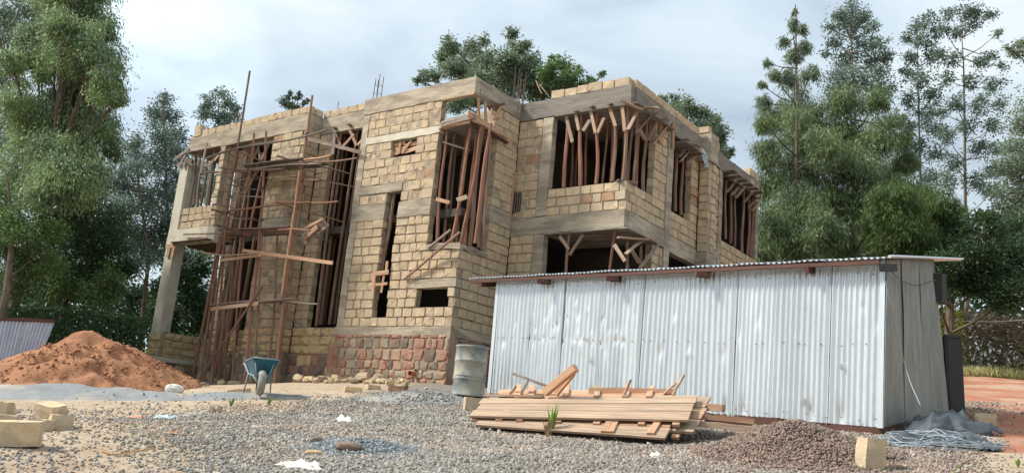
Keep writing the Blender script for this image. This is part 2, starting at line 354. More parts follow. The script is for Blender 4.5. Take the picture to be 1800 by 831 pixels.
for rr_, dd_, z_ in ((0, 0, -4.1), (-6, 0, -4.0), (6, 0, -4.0), (0, 4, -3.55), (-4, 4, -3.5), (4, 4, -3.4), (-30, 60, .8), (0, 60, 1.8), (30, 60, 3.2), (-25, 0, -4.1), (25, 0, -3.6), (0, -15, -4.6)):
    v = HR * rr_ + HF * dd_; GP.append(Vector((CAM.x + v.x, CAM.y + v.y, z_)))
_P = np.array([[p.x, p.y] for p in GP]); _Z = np.array([p.z for p in GP])
def _k(r2): return .5 * r2 * np.log(r2 + 1e-9)
_n = len(_P); _A = np.zeros((_n + 3, _n + 3)); _A[:_n, :_n] = _k(((_P[:, None] - _P[None]) ** 2).sum(-1)) + np.eye(_n) * 2.0
_A[:_n, _n] = 1; _A[:_n, _n + 1:] = _P; _A[_n, :_n] = 1; _A[_n + 1:, :_n] = _P.T
_W = np.linalg.solve(_A, np.concatenate([_Z, [0, 0, 0]]))
def GZ(x, y):
    """terrain height for arrays"""
    x = np.asarray(x, float); y = np.asarray(y, float)
    dx = x - CAM.x; dy = y - CAM.y; r = dx * HR.x + dy * HR.y; d = dx * HF.x + dy * HF.y
    r = 40 * np.tanh(r / 40); d = np.where(d > 0, 62 * np.tanh(d / 62), -12 * np.tanh(-d / 12))
    xx = CAM.x + r * HR.x + d * HF.x; yy = CAM.y + r * HR.y + d * HF.y
    q = np.stack([xx.ravel(), yy.ravel()], 1)
    out = np.zeros(len(q))
    for i in range(0, len(q), 20000):
        s = q[i:i + 20000]; out[i:i + 20000] = _k(((s[:, None] - _P[None]) ** 2).sum(-1)) @ _W[:_n] + _W[_n] + s @ _W[_n + 1:]
    return out.reshape(xx.shape)
def bumpz(x, y): return .025 * fbm(x * 1.1, y * 1.1, 3) + .012 * fbm(x * 5, y * 5, 4)
def gz(x, y): return float(GZ(np.array([x]), np.array([y]))[0] + bumpz(np.array([x]), np.array([y]))[0])
def onground(px, py, dmin=4, dmax=60):
    """where the ray of a photo point meets the terrain"""
    r = ray(px, py); h = r.dot(HF); ds = np.linspace(dmin, dmax, 700)
    xs = CAM.x + r.x * ds / h; ys = CAM.y + r.y * ds / h; zs = CAM.z + r.z * ds / h
    g = GZ(xs, ys) + bumpz(xs, ys); k = np.where(zs <= g)[0]
    i = k[0] if len(k) else np.argmin(zs - g)
    return Vector((xs[i], ys[i], g[i]))
def ground_mat():
    m = bpy.data.materials.new('site_ground'); m.use_nodes = True
    nt = m.node_tree; N = nt.nodes; L = nt.links; b = N['Principled BSDF']; b.inputs['Roughness'].default_value = .95; b.inputs['Specular IOR Level'].default_value = .15
    geo = N.new('ShaderNodeNewGeometry'); at = N.new('ShaderNodeAttribute'); at.attribute_name = 'zone'
    sep = N.new('ShaderNodeSeparateColor'); L.new(at.outputs['Color'], sep.inputs[0])
    def noise(s, det=8, r=.65):
        n = N.new('ShaderNodeTexNoise'); n.inputs['Scale'].default_value = s; n.inputs['Detail'].default_value = det; n.inputs['Roughness'].default_value = r; L.new(geo.outputs['Position'], n.inputs[0]); return n.outputs[0]
    def mr(x, a, bb):
        k = N.new('ShaderNodeMapRange'); k.inputs[1].default_value = a; k.inputs[2].default_value = bb; L.new(x, k.inputs[0]); return k.outputs[0]
    def mix(f, a, bb):
        k = N.new('ShaderNodeMix'); k.data_type = 'RGBA'; L.new(f, k.inputs[0])
        for s, v in ((6, a), (7, bb)):
            if isinstance(v, tuple): k.inputs[s].default_value = (*v, 1)
            else: L.new(v, k.inputs[s])
        return k.outputs[2]
    def addn(z, nz):
        a = N.new('ShaderNodeMath'); a.operation = 'MULTIPLY_ADD'; L.new(nz, a.inputs[0]); a.inputs[1].default_value = .9; a.inputs[2].default_value = -.45
        c = N.new('ShaderNodeMath'); c.operation = 'ADD'; L.new(a.outputs[0], c.inputs[0]); L.new(z, c.inputs[1]); return mr(c.outputs[0], .38, .62)
    n1 = noise(1.1); n2 = noise(7)
    dirt = mix(mr(n1, .4, .62), (.37, .29, .205), (.29, .205, .14)); dirt = mix(mr(n2, .45, .7), dirt, (.42, .355, .27))
    grav = mix(mr(noise(14), .4, .6), (.24, .205, .17), (.165, .145, .12))
    red = mix(mr(noise(2.3), .35, .65), (.37, .155, .095), (.28, .115, .07)); red = mix(mr(noise(.7), .46, .6), red, (.37, .25, .175))
    grass = mix(mr(noise(1.6), .4, .6), (.19, .17, .07), (.12, .13, .05))
    c = mix(addn(sep.outputs[0], n1), dirt, grav); c = mix(addn(sep.outputs[1], n1), c, red); c = mix(addn(sep.outputs[2], n1), c, grass)
    L.new(c, b.inputs['Base Color'])
    bp = N.new('ShaderNodeBump'); bp.inputs['Strength'].default_value = .8; bp.inputs['Distance'].default_value = .03; L.new(noise(11, 10, .75), bp.inputs['Height']); L.new(bp.outputs[0], b.inputs['Normal'])
    return m
def gravel_w(px, py):
    """how much crushed stone lies at a photo point"""
    w = 1 / (1 + np.exp(-(px - 400 + (800 - py) * .9) / 80))
    w *= 1 / (1 + np.exp(-(py - (722 - np.clip((px - 480) * .19, 0, 62))) / 7))
    w *= 1 / (1 + np.exp((px - 1690) / 28))
    return w
def projA(x, y, z):
    P = np.stack([x - CAM.x, y - CAM.y, z - CAM.z], -1) @ np.array(R3).T; c = np.maximum(P[..., 2], .5)
    return P[..., 0] / c * FPX + 900, P[..., 1] / c * FPX + 415.5, P[..., 2]
def build_ground():
    def axis(lim, fine, n1, n2):
        a = np.linspace(-fine, fine, n1); g = fine * (lim / fine) ** (np.arange(1, n2 + 1) / n2); return np.concatenate([-g[::-1], a, g])
    rr = axis(900, 14, 190, 34)
    dd = np.concatenate([-np.geomspace(900, 1, 22), np.linspace(0, 30, 260), np.geomspace(31, 900, 40)])
    Rg, Dg = np.meshgrid(rr, dd)
    x = CAM.x + Rg * HR.x + Dg * HF.x; y = CAM.y + Rg * HR.y + Dg * HF.y
    z = GZ(x, y) + bumpz(x, y) * np.exp(-np.maximum(0, np.abs(Dg) - 30) / 30)
    V = np.stack([x.ravel(), y.ravel(), z.ravel()], 1); h, w = Rg.shape
    i = np.arange(h * w).reshape(h, w); F = np.stack([i[:-1, :-1], i[:-1, 1:], i[1:, 1:], i[1:, :-1]], -1).reshape(-1, 4)
    o = np_obj('ground', V, F, ground_mat(), smooth=True); tag(o, kind='structure')
    px, py, c = projA(V[:, 0], V[:, 1], V[:, 2])
    g = np.where(c > .5, gravel_w(px, py), 0)
    d = Dg.ravel(); r = Rg.ravel()
    redz = 1 / (1 + np.exp(-(r - .47 * d - .6) / .35)) * (d > 10) * (d < 33)
    redz = np.maximum(redz, .25 * np.exp(-((px - 250) / 260) ** 2 - ((py - 790) / 30) ** 2))
    gr = 1 / (1 + np.exp(-(d - 29.5) / 1.2)); gr = np.maximum(gr, np.where(r < -9, 1 / (1 + np.exp(-(d - 27) / 2)), 0))
    a = o.data.attributes.new('zone', 'FLOAT_COLOR', 'POINT'); a.data.foreach_set('color', np.stack([g, redz, gr, np.ones_like(g)], 1).astype(np.float32).ravel())
build_ground()

# ------------------------------------------------------------------ the house
BORG = Vector((-4, 5, -1.3))
house = thing('unfinished_house', BORG, 'two storey unfinished house of yellow stone blocks with raw concrete beams and red plinth', 'building')
SPEC = []          # blocks: (u-centre point, size, orientation, kind)
MORT = {'mortar': MB(BORG), 'redmortar': MB(BORG)}
JV = .026
def block_mesh(seed, rough=1.0, out=.026, cut=.055, ins=.016):
    """dressed stone: eight sided outline with worn corners; x, z are -.5..+.5, y runs inwards from the face"""
    r = random.Random(seed); ring = []
    for sx, sz in ((-1, -1), (1, -1), (1, 1), (-1, 1)):
        c = r.uniform(.2, 1) * cut; q = [(sx * .5, sz * (.5 - c)), (sx * (.5 - c * .6), sz * .5)]
        if sx * sz < 0: ring += [q[0], q[1]] if sx > 0 else [q[0], q[1]]
        else: ring += [q[1], q[0]] if sx > 0 else [q[1], q[0]]
    pts = sorted(((math.atan2(z, x), x, z) for x, z in ring)); ring = [(x + r.uniform(-out, out) * .6, z + r.uniform(-out, out) * 1.3) for _, x, z in pts]
    vs = [(x, 1.0, z) for x, z in ring]
    vs += [(x, r.uniform(.10, .17), z) for x, z in ring]
    vs += [(x * (1 - 2 * ins * r.uniform(.4, 1.3)), r.uniform(-.05, .05) * rough, z * (1 - 3 * ins * r.uniform(.3, 1.4))) for x, z in ring]
    fs = [tuple(range(8))[::-1]]
    for k in (0, 8):
        for t in range(8): n = (t + 1) % 8; fs.append((k + t, k + n, k + 8 + n, k + 8 + t))
    vs.append((r.uniform(-.15, .15), r.uniform(-.06, .03) * rough, r.uniform(-.1, .1)))
    for t in range(8): fs.append((16 + t, 16 + (t + 1) % 8, 24))
    return vs, fs
VAR = [block_mesh(i, 1.0) for i in range(10)]; VARR = [block_mesh(50 + i, 3.6, .03, .16, .09) for i in range(8)]; VARU = [block_mesh(90 + i, 1.3, .075, .30, .05) for i in range(10)]
def ori(axis, p, u, z):
    return Matrix(((1, 0, 0, u), (0, 1, 0, p), (0, 0, 1, z), (0, 0, 0, 1))) if axis == 'X' else Matrix(((0, -1, 0, p), (1, 0, 0, u), (0, 0, 1, z), (0, 0, 0, 1)))
def course(axis, p, u0, u1, za, zb, kind='block', mort=.024, mm='mortar', lo=.24, hi=.46, dep=.2, redz=None):
    """one row of blocks between u0 and u1"""
    if u1 - u0 < .05: return
    L_ = u1 - u0; cuts = [u0]; c = u0
    while u1 - c > hi * 1.05:
        s = random.uniform(lo, hi)
        if u1 - c - s < lo * .6: s = (u1 - c) / 2
        c += s; cuts.append(c)
    cuts.append(u1)
    for a, b in zip(cuts[:-1], cuts[1:]):
        if b - a < .04: continue
        k = kind
        pr = random.uniform(-.012, .012)
        SPEC.append((axis, p + (pr if axis == 'X' else -pr), (a + b) / 2 + random.uniform(-.004, .004), (za + zb) / 2 + random.uniform(-.004, .004),
                     b - a - JV * random.uniform(.7, 1.5), zb - za - JV * random.uniform(.7, 1.4), dep - .012 if k != 'coping' else dep, k))
    if mm:
        e = .012; m_ = MORT[mm]
        if axis == 'X': m_.box((u0 + e, p + mort, za), (u1 - e, p + dep - .03, zb))
        else: m_.box((p - dep + .03, u0 + e, za), (p - mort, u1 - e, zb))
def wall(axis, p, u0, u1, z0, n, h, holes=(), c0=0, c1=0, **kw):
    """n courses of height h; c0/c1: 1 or 2 = this end makes a quoined corner (parity)"""
    for k in range(n):
        za = z0 + k * h; zb = za + h; zm = (za + zb) / 2
        a = u0; b = u1
        if c0 and (k + c0) % 2: a += .2
        if c1 and (k + c1) % 2: b -= .2
        iv = [(a, b)]
        for (ha, hb, hz0, hz1) in holes:
            if hz0 < zm < hz1:
                iv = [q for (s, t) in iv for q in ((s, min(t, ha)), (max(s, hb), t)) if q[1] - q[0] > .05]
        for s, t in iv:
            s2 = s + (random.uniform(-.03, .03) if s > a + .01 else 0); t2 = t + (random.uniform(-.03, .03) if t < b - .01 else 0)
            course(axis, p, s2, t2, za, zb, **kw)
def conc(name, a, b, m='concrete', jit=.011, label=None):
    """cast concrete: a box cut into a lattice whose corners wander a little"""
    a = Vector(a); b = Vector(b); s = b - a; n = [max(1, min(14, round(v / .35))) for v in s]
    ids = {}; vs = []; fs = []
    def vid(i, j, k):
        if (i, j, k) not in ids:
            ids[(i, j, k)] = len(vs)
            vs.append(Vector((a.x + s.x * i / n[0] + random.uniform(-jit, jit), a.y + s.y * j / n[1] + random.uniform(-jit, jit), a.z + s.z * k / n[2] + random.uniform(-jit, jit))) - BORG)
        return ids[(i, j, k)]
    for ax in range(3):
        o1, o2 = [(1, 2), (2, 0), (0, 1)][ax]
        for side in (0, n[ax]):
            for i in range(n[o1]):
                for j in range(n[o2]):
                    q = []
                    for di, dj in ((0, 0), (1, 0), (1, 1), (0, 1)):
                        t = [0, 0, 0]; t[ax] = side; t[o1] = i + di; t[o2] = j + dj; q.append(vid(*t))
                    fs.append(tuple(q) if side else tuple(q[::-1]))
    return mesh_obj(name, vs, fs, M[m], house)

H = .236
# -- front block, face towards the yard (y = 0, x -3.9 .. 0)
WIN = (-1.2, -.25, .47, .96); SLOT = (-2.65, -2.2, .28, 2.9)
wall('X', 0, -3.66, 0, 0, 12, H, holes=[SLOT, WIN, (-1.30, 0.3, .95, 1.17), (-1.05, .3, 1.9, 3)], c1=1)
wall('X', 0, -3.66, -2.70, 3.27, 1, .27, mort=.01)
wall('X', 0, -2.14, -1.06, 3.27, 2, .265, mort=.01)
wall('X', 0, -3.66, -1.06, 3.80, 5, .238, holes=[(-2.7, -1.8, 4.6, 5.0)], mort=.007)
wall('X', 0, -3.66, -1.06, 5.2, 3, .235, mort=.007)
conc('column', (-3.9, .0, 0), (-3.67, .2, 5.9))
conc('beam', (-3.88, -.012, 2.83), (-2.66, .2, 3.26)); conc('beam', (-2.19, -.012, 2.83), (-1.06, .2, 3.26))
conc('lintel', (-3.68, -.01, 3.55), (-2.14, .19, 3.79)); conc('lintel', (-3.68, -.012, 5.0), (-1.04, .19, 5.19), 'concrete_pale')
conc('lintel', (-1.32, -.008, .955), (.008, .19, 1.17)); conc('sill', (-1.1, -.02, 1.89), (.015, .19, 2.04), jit=.035)
conc('column', (-2.70, -.002, 3.27), (-2.655, .2, 3.55)); 
# -- front block, side face (x = 0, y 0 .. 2)
wall('Y', 0, 0, 2.0, 0, 8, H, holes=[(-1, .22, .95, 1.17)], c0=2)
wall('Y', 0, 1.08, 2.0, 8 * H, 4, H)
conc('sill', (-.19, .2, 1.89), (.015, 1.1, 2.03), jit=.035)
conc('beam', (-.2, 1.06, 2.83), (.014, 2.0, 3.26))
wall('Y', 0, 1.08, 2.0, 3.27, 8, .239, mort=.009); wall('Y', 0, .92, 2.0, 5.19, 3, .235, mort=.009)
conc('ring_beam', (-3.93, -.02, 5.905), (.0, .2, 6.35)); conc('ring_beam', (-.2, .2, 5.905), (.02, 2.02, 6.35))
conc('ring_beam', (-3.9, .2, 5.92), (-3.7, 2.2, 6.33)); conc('ring_beam', (-3.7, 2.0, 5.92), (-.2, 2.2, 6.33))
conc('ceiling_slab', (-3.66, .06, 5.11), (-.0, 2.0, 5.25))
conc('ceiling_slab', (-1.06, -.02, 5.12), (.0, .06, 5.26)); 
# -- recessed wall (y = 2, x 0 .. .78)
wall('X', 2, 0, .76, 0, 11, .243, mort=.022); wall('X', 2, 0, .76, 3.13, 11, .245, mort=.009)
conc('column', (.77, 1.985, 0), (1.08, 2.2, 2.66)); conc('column', (.77, 1.985, 3.14), (1.08, 2.2, 5.83))
conc('beam', (.0, 1.985, 2.67), (3.36, 2.2, 3.125)); conc('beam', (3.18, 2.2, 2.66), (3.385, 4.08, 3.12))
wall('X', 2, 1.08, 3.37, 3.13, 3, .237, c1=1); wall('Y', 3.37, 2, 4.1, 3.13, 3, .237, c0=2)
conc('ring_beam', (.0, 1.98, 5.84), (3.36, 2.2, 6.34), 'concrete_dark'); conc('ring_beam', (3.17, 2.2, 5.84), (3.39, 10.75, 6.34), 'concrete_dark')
# -- right hand face (x = 3.37)
wall('Y', 3.37, 3.38, 4.08, 3.84, 8, .248); wall('Y', 3.37, 3.5, 4.08, -.8, 14, .245)
conc('column', (3.15, 4.09, -.8), (3.40, 4.4, 5.83)); conc('beam', (3.17, 4.41, 2.62), (3.382, 6.08, 3.06))
wall('Y', 3.37, 4.41, 6.1, 3.07, 3, .225, kind='block'); wall('Y', 3.37, 5.62, 6.1, 3.745, 8, .258)
wall('X', 6.1, 3.37, 3.68, 3.0, 11, .235, mort=.015); wall('Y', 3.68, 6.3, 6.62, 3.0, 11, .235)
conc('column', (3.18, 6.1, 5.6), (3.70, 6.62, 6.44)); conc('column', (3.2, 6.1, -.8), (3.69, 6.64, 2.99))
wall('Y', 3.37, 6.62, 7.5, 2.6, 13, .248); conc('column', (3.16, 7.51, 2.5), (3.385, 7.78, 5.83))
wall('Y', 3.37, 7.78, 10.72, 2.62, 5, .226)
conc('column', (3.15, 10.5, 3.76), (3.375, 10.72, 5.83))
wall('Y', 3.37, 4.41, 10.7, -.8, 3, .235, mm='mortar')
# -- left hand bay and wing (y = 0)
conc('ring_beam', (-12.05, -.012, 5.82), (-6.2, .2, 6.33)); conc('ring_beam', (-6.4, .2, 5.82), (-6.195, .7, 6.33)); conc('ring_beam', (-6.195, .495, 5.8), (-3.93, .7, 6.33))
conc('ring_beam', (-12.05, .2, 5.82), (-11.85, 4.2, 6.33)); conc('ring_beam', (-11.85, 4.0, 5.82), (-9.9, 4.2, 6.33))
for z0, n in ((0, 11), (3.2, 11)):
    wall('X', 0, -7.7, -6.2, z0, n, .2385 if z0 else .243, c1=1, mort=.006); wall('Y', -6.2, 0, .5, z0, n, .2385 if z0 else .243, c0=2, mort=.018)
conc('beam', (-7.72, -.015, 2.69), (-6.2, .2, 3.19)); conc('beam', (-6.4, .2, 2.69), (-6.185, .5, 3.19))
wall('Y', -7.7 + .2, .2, 1.2, 0, 11, .243); 
wall('X', .5, -6.2, -5.66, .07, 24, .2385, mort=.020); conc('column', (-4.36, .5, .07), (-3.91, .7, 5.8))
# rock faced courses under the tall opening and the bay
wall('X', .48, -6.2, -3.9, -.66, 3, .243, kind='rustic', mort=.02, lo=.3, hi=.5); wall('X', -.03, -7.7, -6.17, -.66, 3, .22, kind='rustic', mort=.02, lo=.3, hi=.5)
wall('Y', -6.17, .0, .48, -.66, 3, .22, kind='rustic', mort=.02)
# wing: corner column, balcony, pier
conc('column', (-12.30, -.02, -1.25), (-11.86, .36, 5.42), 'concrete_pale', jit=.003)
conc('balcony_beam', (-12.3, -.035, 2.70), (-10.2, .2, 3.19), 'concrete_pale'); conc('balcony_slab', (-12.0, .2, 2.78), (-9.9, 4.0, 3.0), 'concrete')
_p = [Vector(v) - BORG for v in ((-10.2, -.035, 2.7), (-9.96, .06, 2.7), (-9.96, .45, 2.7), (-10.2, .45, 2.7), (-10.2, -.035, 3.19), (-9.96, .06, 3.19), (-9.96, .45, 3.19), (-10.2, .45, 3.19))]
mesh_obj('balcony_beam', _p, [(3, 2, 1, 0), (4, 5, 6, 7), (0, 1, 5, 4), (1, 2, 6, 5), (2, 3, 7, 6), (3, 0, 4, 7)], M['concrete_pale'], house)
wall('X', 0, -12.05, -10.0, 3.2, 3, .228, c1=1, mort=.02); wall('Y', -10.0, 0, .46, 3.2, 3, .228, c0=2, mort=.02)
wall('X', 0, -10.28, -10.02, 3.885, 8, .241); wall('Y', -10.02, .2, .46, 3.885, 8, .241)
wall('X', .46, -10.0, -9.62, 0, 11, .243); wall('X', .46, -10.0, -9.62, 2.9, 12, .241)
# inside: floors, roof, partitions
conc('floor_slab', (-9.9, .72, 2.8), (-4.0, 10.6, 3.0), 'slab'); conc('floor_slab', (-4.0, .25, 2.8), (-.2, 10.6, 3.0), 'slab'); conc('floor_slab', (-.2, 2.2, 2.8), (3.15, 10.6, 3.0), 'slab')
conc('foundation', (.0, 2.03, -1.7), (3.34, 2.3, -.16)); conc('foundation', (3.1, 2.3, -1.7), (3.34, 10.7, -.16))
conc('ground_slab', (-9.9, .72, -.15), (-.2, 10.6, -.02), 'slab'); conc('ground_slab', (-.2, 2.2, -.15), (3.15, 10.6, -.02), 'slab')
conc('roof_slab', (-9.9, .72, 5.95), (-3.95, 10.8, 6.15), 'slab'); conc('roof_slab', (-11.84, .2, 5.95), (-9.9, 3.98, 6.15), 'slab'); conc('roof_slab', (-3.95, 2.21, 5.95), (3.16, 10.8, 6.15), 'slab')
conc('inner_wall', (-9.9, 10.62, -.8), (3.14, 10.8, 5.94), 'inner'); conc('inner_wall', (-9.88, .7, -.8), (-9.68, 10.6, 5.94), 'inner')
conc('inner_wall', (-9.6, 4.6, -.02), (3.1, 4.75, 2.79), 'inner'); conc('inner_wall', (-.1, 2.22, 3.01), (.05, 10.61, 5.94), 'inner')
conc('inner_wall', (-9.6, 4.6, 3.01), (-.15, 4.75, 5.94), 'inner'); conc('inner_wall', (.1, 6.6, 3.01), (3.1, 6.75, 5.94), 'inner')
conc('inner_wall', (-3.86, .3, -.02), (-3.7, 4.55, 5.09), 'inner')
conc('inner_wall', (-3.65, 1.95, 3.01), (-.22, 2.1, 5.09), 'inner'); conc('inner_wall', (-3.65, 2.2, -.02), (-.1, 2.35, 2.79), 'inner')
# -- loose top course round the roof
def coping(axis, p, u0, u1, z, hgt=.21, skip=0.0, lo=.30, hi=.44):
    c = u0
    while c < u1 - .1:
        s = min(random.uniform(lo, hi), u1 - c)
        if random.random() >= skip:
            SPEC.append((axis, p + (random.uniform(-.02, .02)), c + s / 2, z + hgt / 2 + random.uniform(0, .012), s - .025, hgt * random.uniform(.92, 1.05), .2, 'coping'))
        c += s
coping('X', .0, -11.9, -6.2, 6.335); coping('Y', -6.2, .2, .5, 6.335); coping('X', .5, -6.2, -3.95, 6.335); coping('X', 0, -11.95, -11.55, 6.55)
coping('X', 2.0, .93, 3.36, 6.345, .215); coping('Y', 3.38, 2.2, 6.0, 6.345, .21, lo=.36); coping('X', 6.1, 3.25, 3.62, 6.445, .2); coping('Y', 3.36, 7.2, 7.6, 6.35, .25); coping('Y', 3.4, 9.9, 10.7, 6.35, .26)
coping('Y', 3.4, 9.9, 10.7, 6.0, .24); coping('Y', 3.4, 6.75, 7.1, 6.345, .12)
coping('X', 7.5, 2.4, 3.0, 6.35, .5, lo=.2, hi=.28)
# -- plinth: irregular rubble in mortar
RUB = []
def plinth(axis, p, u0, u1, z0, z1, mm, kinds, hh=.24):
    m_ = MORT[mm]
    if axis == 'X': m_.box((u0, p + .002, z0 - .3), (u1, p + .35, z1))
    else: m_.box((p - .35, u0, z0 - .3), (p - .002, u1, z1))
    z = z0 - .12
    while z < z1 - .06:
        h = min(random.uniform(.17, .31), z1 - z); c = u0 + random.uniform(0, .1)
        while c < u1 - .1:
            s = min(random.uniform(.16, .42), u1 - c)
            if s > .09: RUB.append((axis, p, c + s / 2, z + h / 2 + random.uniform(-.012, .012), s - random.uniform(.01, .05), h - random.uniform(.005, .05), random.choice(kinds)))
            c += s
        z += h
conc('plinth_band', (-3.92, -.03, -.2), (.015, .19, -.005), jit=.008); conc('plinth_band', (-.19, .19, -.2), (.03, 2.0, -.005), jit=.008)
plinth('X', -.04, -3.86, .03, -1.45, -.2, 'redmortar', ['rub_a', 'rub_b', 'rub_b', 'rub_a', 'rub_c']); plinth('Y', .04, .16, 1.98, -1.4, -.2, 'mortar', ['rub_c', 'rub_c', 'rub_b'])
plinth('X', .46, -6.15, -3.9, -1.6, -.67, 'redmortar', ['rub_a', 'rub_b', 'rub_c', 'rustic']); plinth('X', -.05, -7.75, -6.17, -1.7, -.67, 'mortar', ['rub_c', 'rub_a', 'rustic']); plinth('Y', -6.12, .12, .46, -1.6, -.67, 'mortar', ['rub_c'])
_r = MB(BORG); _r.box((-4.02, -.045, -1.5), (-3.84, .3, -.42)); _r.build('clay_render', M['redmortar'], house)
# wing base: stair wall, veranda walls
wall('X', .46, -9.9, -7.6, -.66, 3, .22, kind='rustic', mort=.02); plinth('X', .44, -10.2, -7.6, -1.7, -.67, 'mortar', ['rub_c', 'rustic', 'rub_a'])
wall('Y', -11.7, .1, 3.0, -1.0, 4, .225, kind='rustic', mort=.03, lo=.25, hi=.45); wall('X', -.08, -12.3, -11.66, -1.1, 4, .235, kind='rustic', mort=.03)
plinth('Y', -11.2, -.6, 2.8, -1.7, -1.05, 'mortar', ['rustic', 'rub_a', 'rub_c']); conc('step_slab', (-11.65, -.62, -1.05), (-11.16, 2.8, -.92), 'concrete_pale')
# pipe stubs
pp = MB(BORG); a = Y(720, 655, -.25); pp.tube([a, a + Vector((0, .35, 0))], .055, 10, cap=False); pp.tube([a + Vector((0, .02, 0)), a + Vector((0, .35, 0))], .043, 10, cap=False); pp.build('drain_pipe', M['clay'], house, True)
pp = MB(BORG); a = Y(730, 650, -.12); pp.tube([a, a + Vector((0, .2, 0))], .03, 8, cap=False); pp.build('drain_pipe', M['clay'], house, True)

def visible_area(axis, p, u, z, L_, h):
    c = Vector((u, p, z)) if axis == 'X' else Vector((p, u, z))
    px, py, d = proj(c)
    if not (0 < px < 1800 and 0 < py < 831): return 0
    if px > 865 and py > 495 - (px - 865) * .052: return 0
    du = Vector((L_, 0, 0)) if axis == 'X' else Vector((0, L_, 0)); q = proj(c + du)
    return math.hypot(q[0] - px, q[1] - py) * h / d * FPX
def lay_blocks():
    var = {}
    def mesh_for(i, k, mname):
        key = (i, k)
        if key not in var:
            vs, fs = (VARR if k == 'rustic' else VAR)[i]; me = bpy.data.meshes.new('block'); me.from_pydata(vs, [], fs); me.materials.append(M[mname]); me.update(); var[key] = me
        return var[key]
    for kinds, nm in ((('block',), 'block'), (('rustic',), 'rock_faced_block'), (('coping',), 'coping_block')):
        L_ = [s for s in SPEC if s[7] in kinds]
        L_.sort(key=lambda s: -visible_area(s[0], s[1], s[2], s[3], s[4], s[5]))
        keep = L_[:300]; rest = L_[300:]
        for (ax, p, u, z, a, h, dep, k) in keep:
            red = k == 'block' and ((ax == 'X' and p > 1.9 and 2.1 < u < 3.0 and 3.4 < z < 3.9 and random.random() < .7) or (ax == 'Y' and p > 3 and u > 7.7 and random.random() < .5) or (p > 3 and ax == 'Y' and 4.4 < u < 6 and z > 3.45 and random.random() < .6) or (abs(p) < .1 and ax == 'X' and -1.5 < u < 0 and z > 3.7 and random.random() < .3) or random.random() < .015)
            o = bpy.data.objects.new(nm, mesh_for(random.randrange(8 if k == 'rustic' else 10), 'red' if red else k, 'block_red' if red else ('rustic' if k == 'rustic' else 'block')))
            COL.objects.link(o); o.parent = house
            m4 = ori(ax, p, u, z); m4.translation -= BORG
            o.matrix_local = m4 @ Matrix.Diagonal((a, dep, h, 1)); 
        if rest:
            mb = MB(BORG)
            for (ax, p, u, z, a, h, dep, k) in rest:
                vs, fs = random.choice(VARR if k == 'rustic' else VAR); m4 = ori(ax, p, u, z)
                mb.add([m4 @ Vector((v[0] * a, v[1] * dep, v[2] * h)) for v in vs], fs)
            o = mb.build(nm + '_work', M['rustic' if nm.startswith('rock') else 'block'], house); o['kind'] = 'stuff'
lay_blocks()
for k, mb in MORT.items(): mb.build('mortar_bed', M[k], house)
def lay_rubble():
    L_ = sorted(RUB, key=lambda s: -visible_area(*s[:6])); rest = {}
    for i, (ax, p, u, z, a, h, k) in enumerate(L_):
        bv, fs = random.choice(VARU); vs = [(v[0] * a, (v[1] - .12) * .17, v[2] * h) for v in bv]
        m4 = ori(ax, p, u, z)
        if i < 230:
            o = mesh_obj('plinth_stone', vs, fs, M[k], house); m4.translation -= BORG; o.matrix_local = m4
        else:
            rest.setdefault(k, MB(BORG)).add([m4 @ Vector(v) for v in vs], fs)
    for k, mb in rest.items(): o = mb.build('plinth_rubble', M[k], house); o['kind'] = 'stuff'
lay_rubble()
# starter bars
def rebar(x, y, z, n=4, h=.9, s=.16, cage=True):
    mb = MB(BORG)
    for i in range(n):
        dx, dy = ((0, 0), (s, 0), (0, s), (s, s))[i % 4]; hh = h * random.uniform(.8, 1.1)
        mb.tube([(x + dx, y + dy, z - .2), (x + dx + random.uniform(-.03, .03), y + dy + random.uniform(-.03, .03), z + hh)], .011, 5)
    if cage:
        for q in (.2, .45): mb.tube([(x, y, z + q), (x + s, y, z + q), (x + s, y + s, z + q), (x, y + s, z + q), (x, y, z + q)], .006, 4)
    mb.build('starter_bars', M['steel'], house)
rebar(-3.72, .05, 6.35, h=.75); rebar(-.12, 1.75, 6.3, 4, 1.0, .2); rebar(-.35, 2.05, 6.3, 4, .95, .2); rebar(-12.0, .1, 6.4, h=.65); rebar(-10.0, .1, 6.4, 4, .7, .2); rebar(-5.75, .6, 6.35, 1, .45, cage=False)
# small window closed with boards, upper front wall
for a, b, w in (((-2.68, 4.64), (-2.30, 4.70), .10), ((-2.66, 4.78), (-2.2, 4.76), .10), ((-2.3, 4.66), (-1.84, 4.72), .11), ((-2.3, 4.83), (-1.82, 4.86), .10), ((-2.66, 4.9), (-2.3, 4.91), .09), ((-2.34, 4.62), (-2.05, 4.95), .07), ((-2.46, 4.62), (-2.44, 4.97), .07)):
    local_bar('window_board', (a[0], .09 - (.03 if w < .08 else 0), a[1]), (b[0], .09 - (.03 if w < .08 else 0), b[1]), w, .02, M['plank'], house, up=(0, 1, 0), org=BORG)
# grille window in the recess
gm = MB(BORG); c0 = Y(903, 340, 1.97); c1 = Y(911, 372, 1.97)
gm.box((c0.x, 1.955, c1.z), (c1.x + .05, 1.975, c0.z)); gm.build('vent_shade_panel', M['black'], house)  # solid black panel standing in for the shade behind the grille
for i in range(4):
    x = c0.x + .02 + i * (c1.x + .05 - c0.x - .04) / 3; local_bar('vent_bar', (x, 1.945, c1.z), (x, 1.945, c0.z), .02, .015, M['plank_old'], house, up=(0, 1, 0), org=BORG)

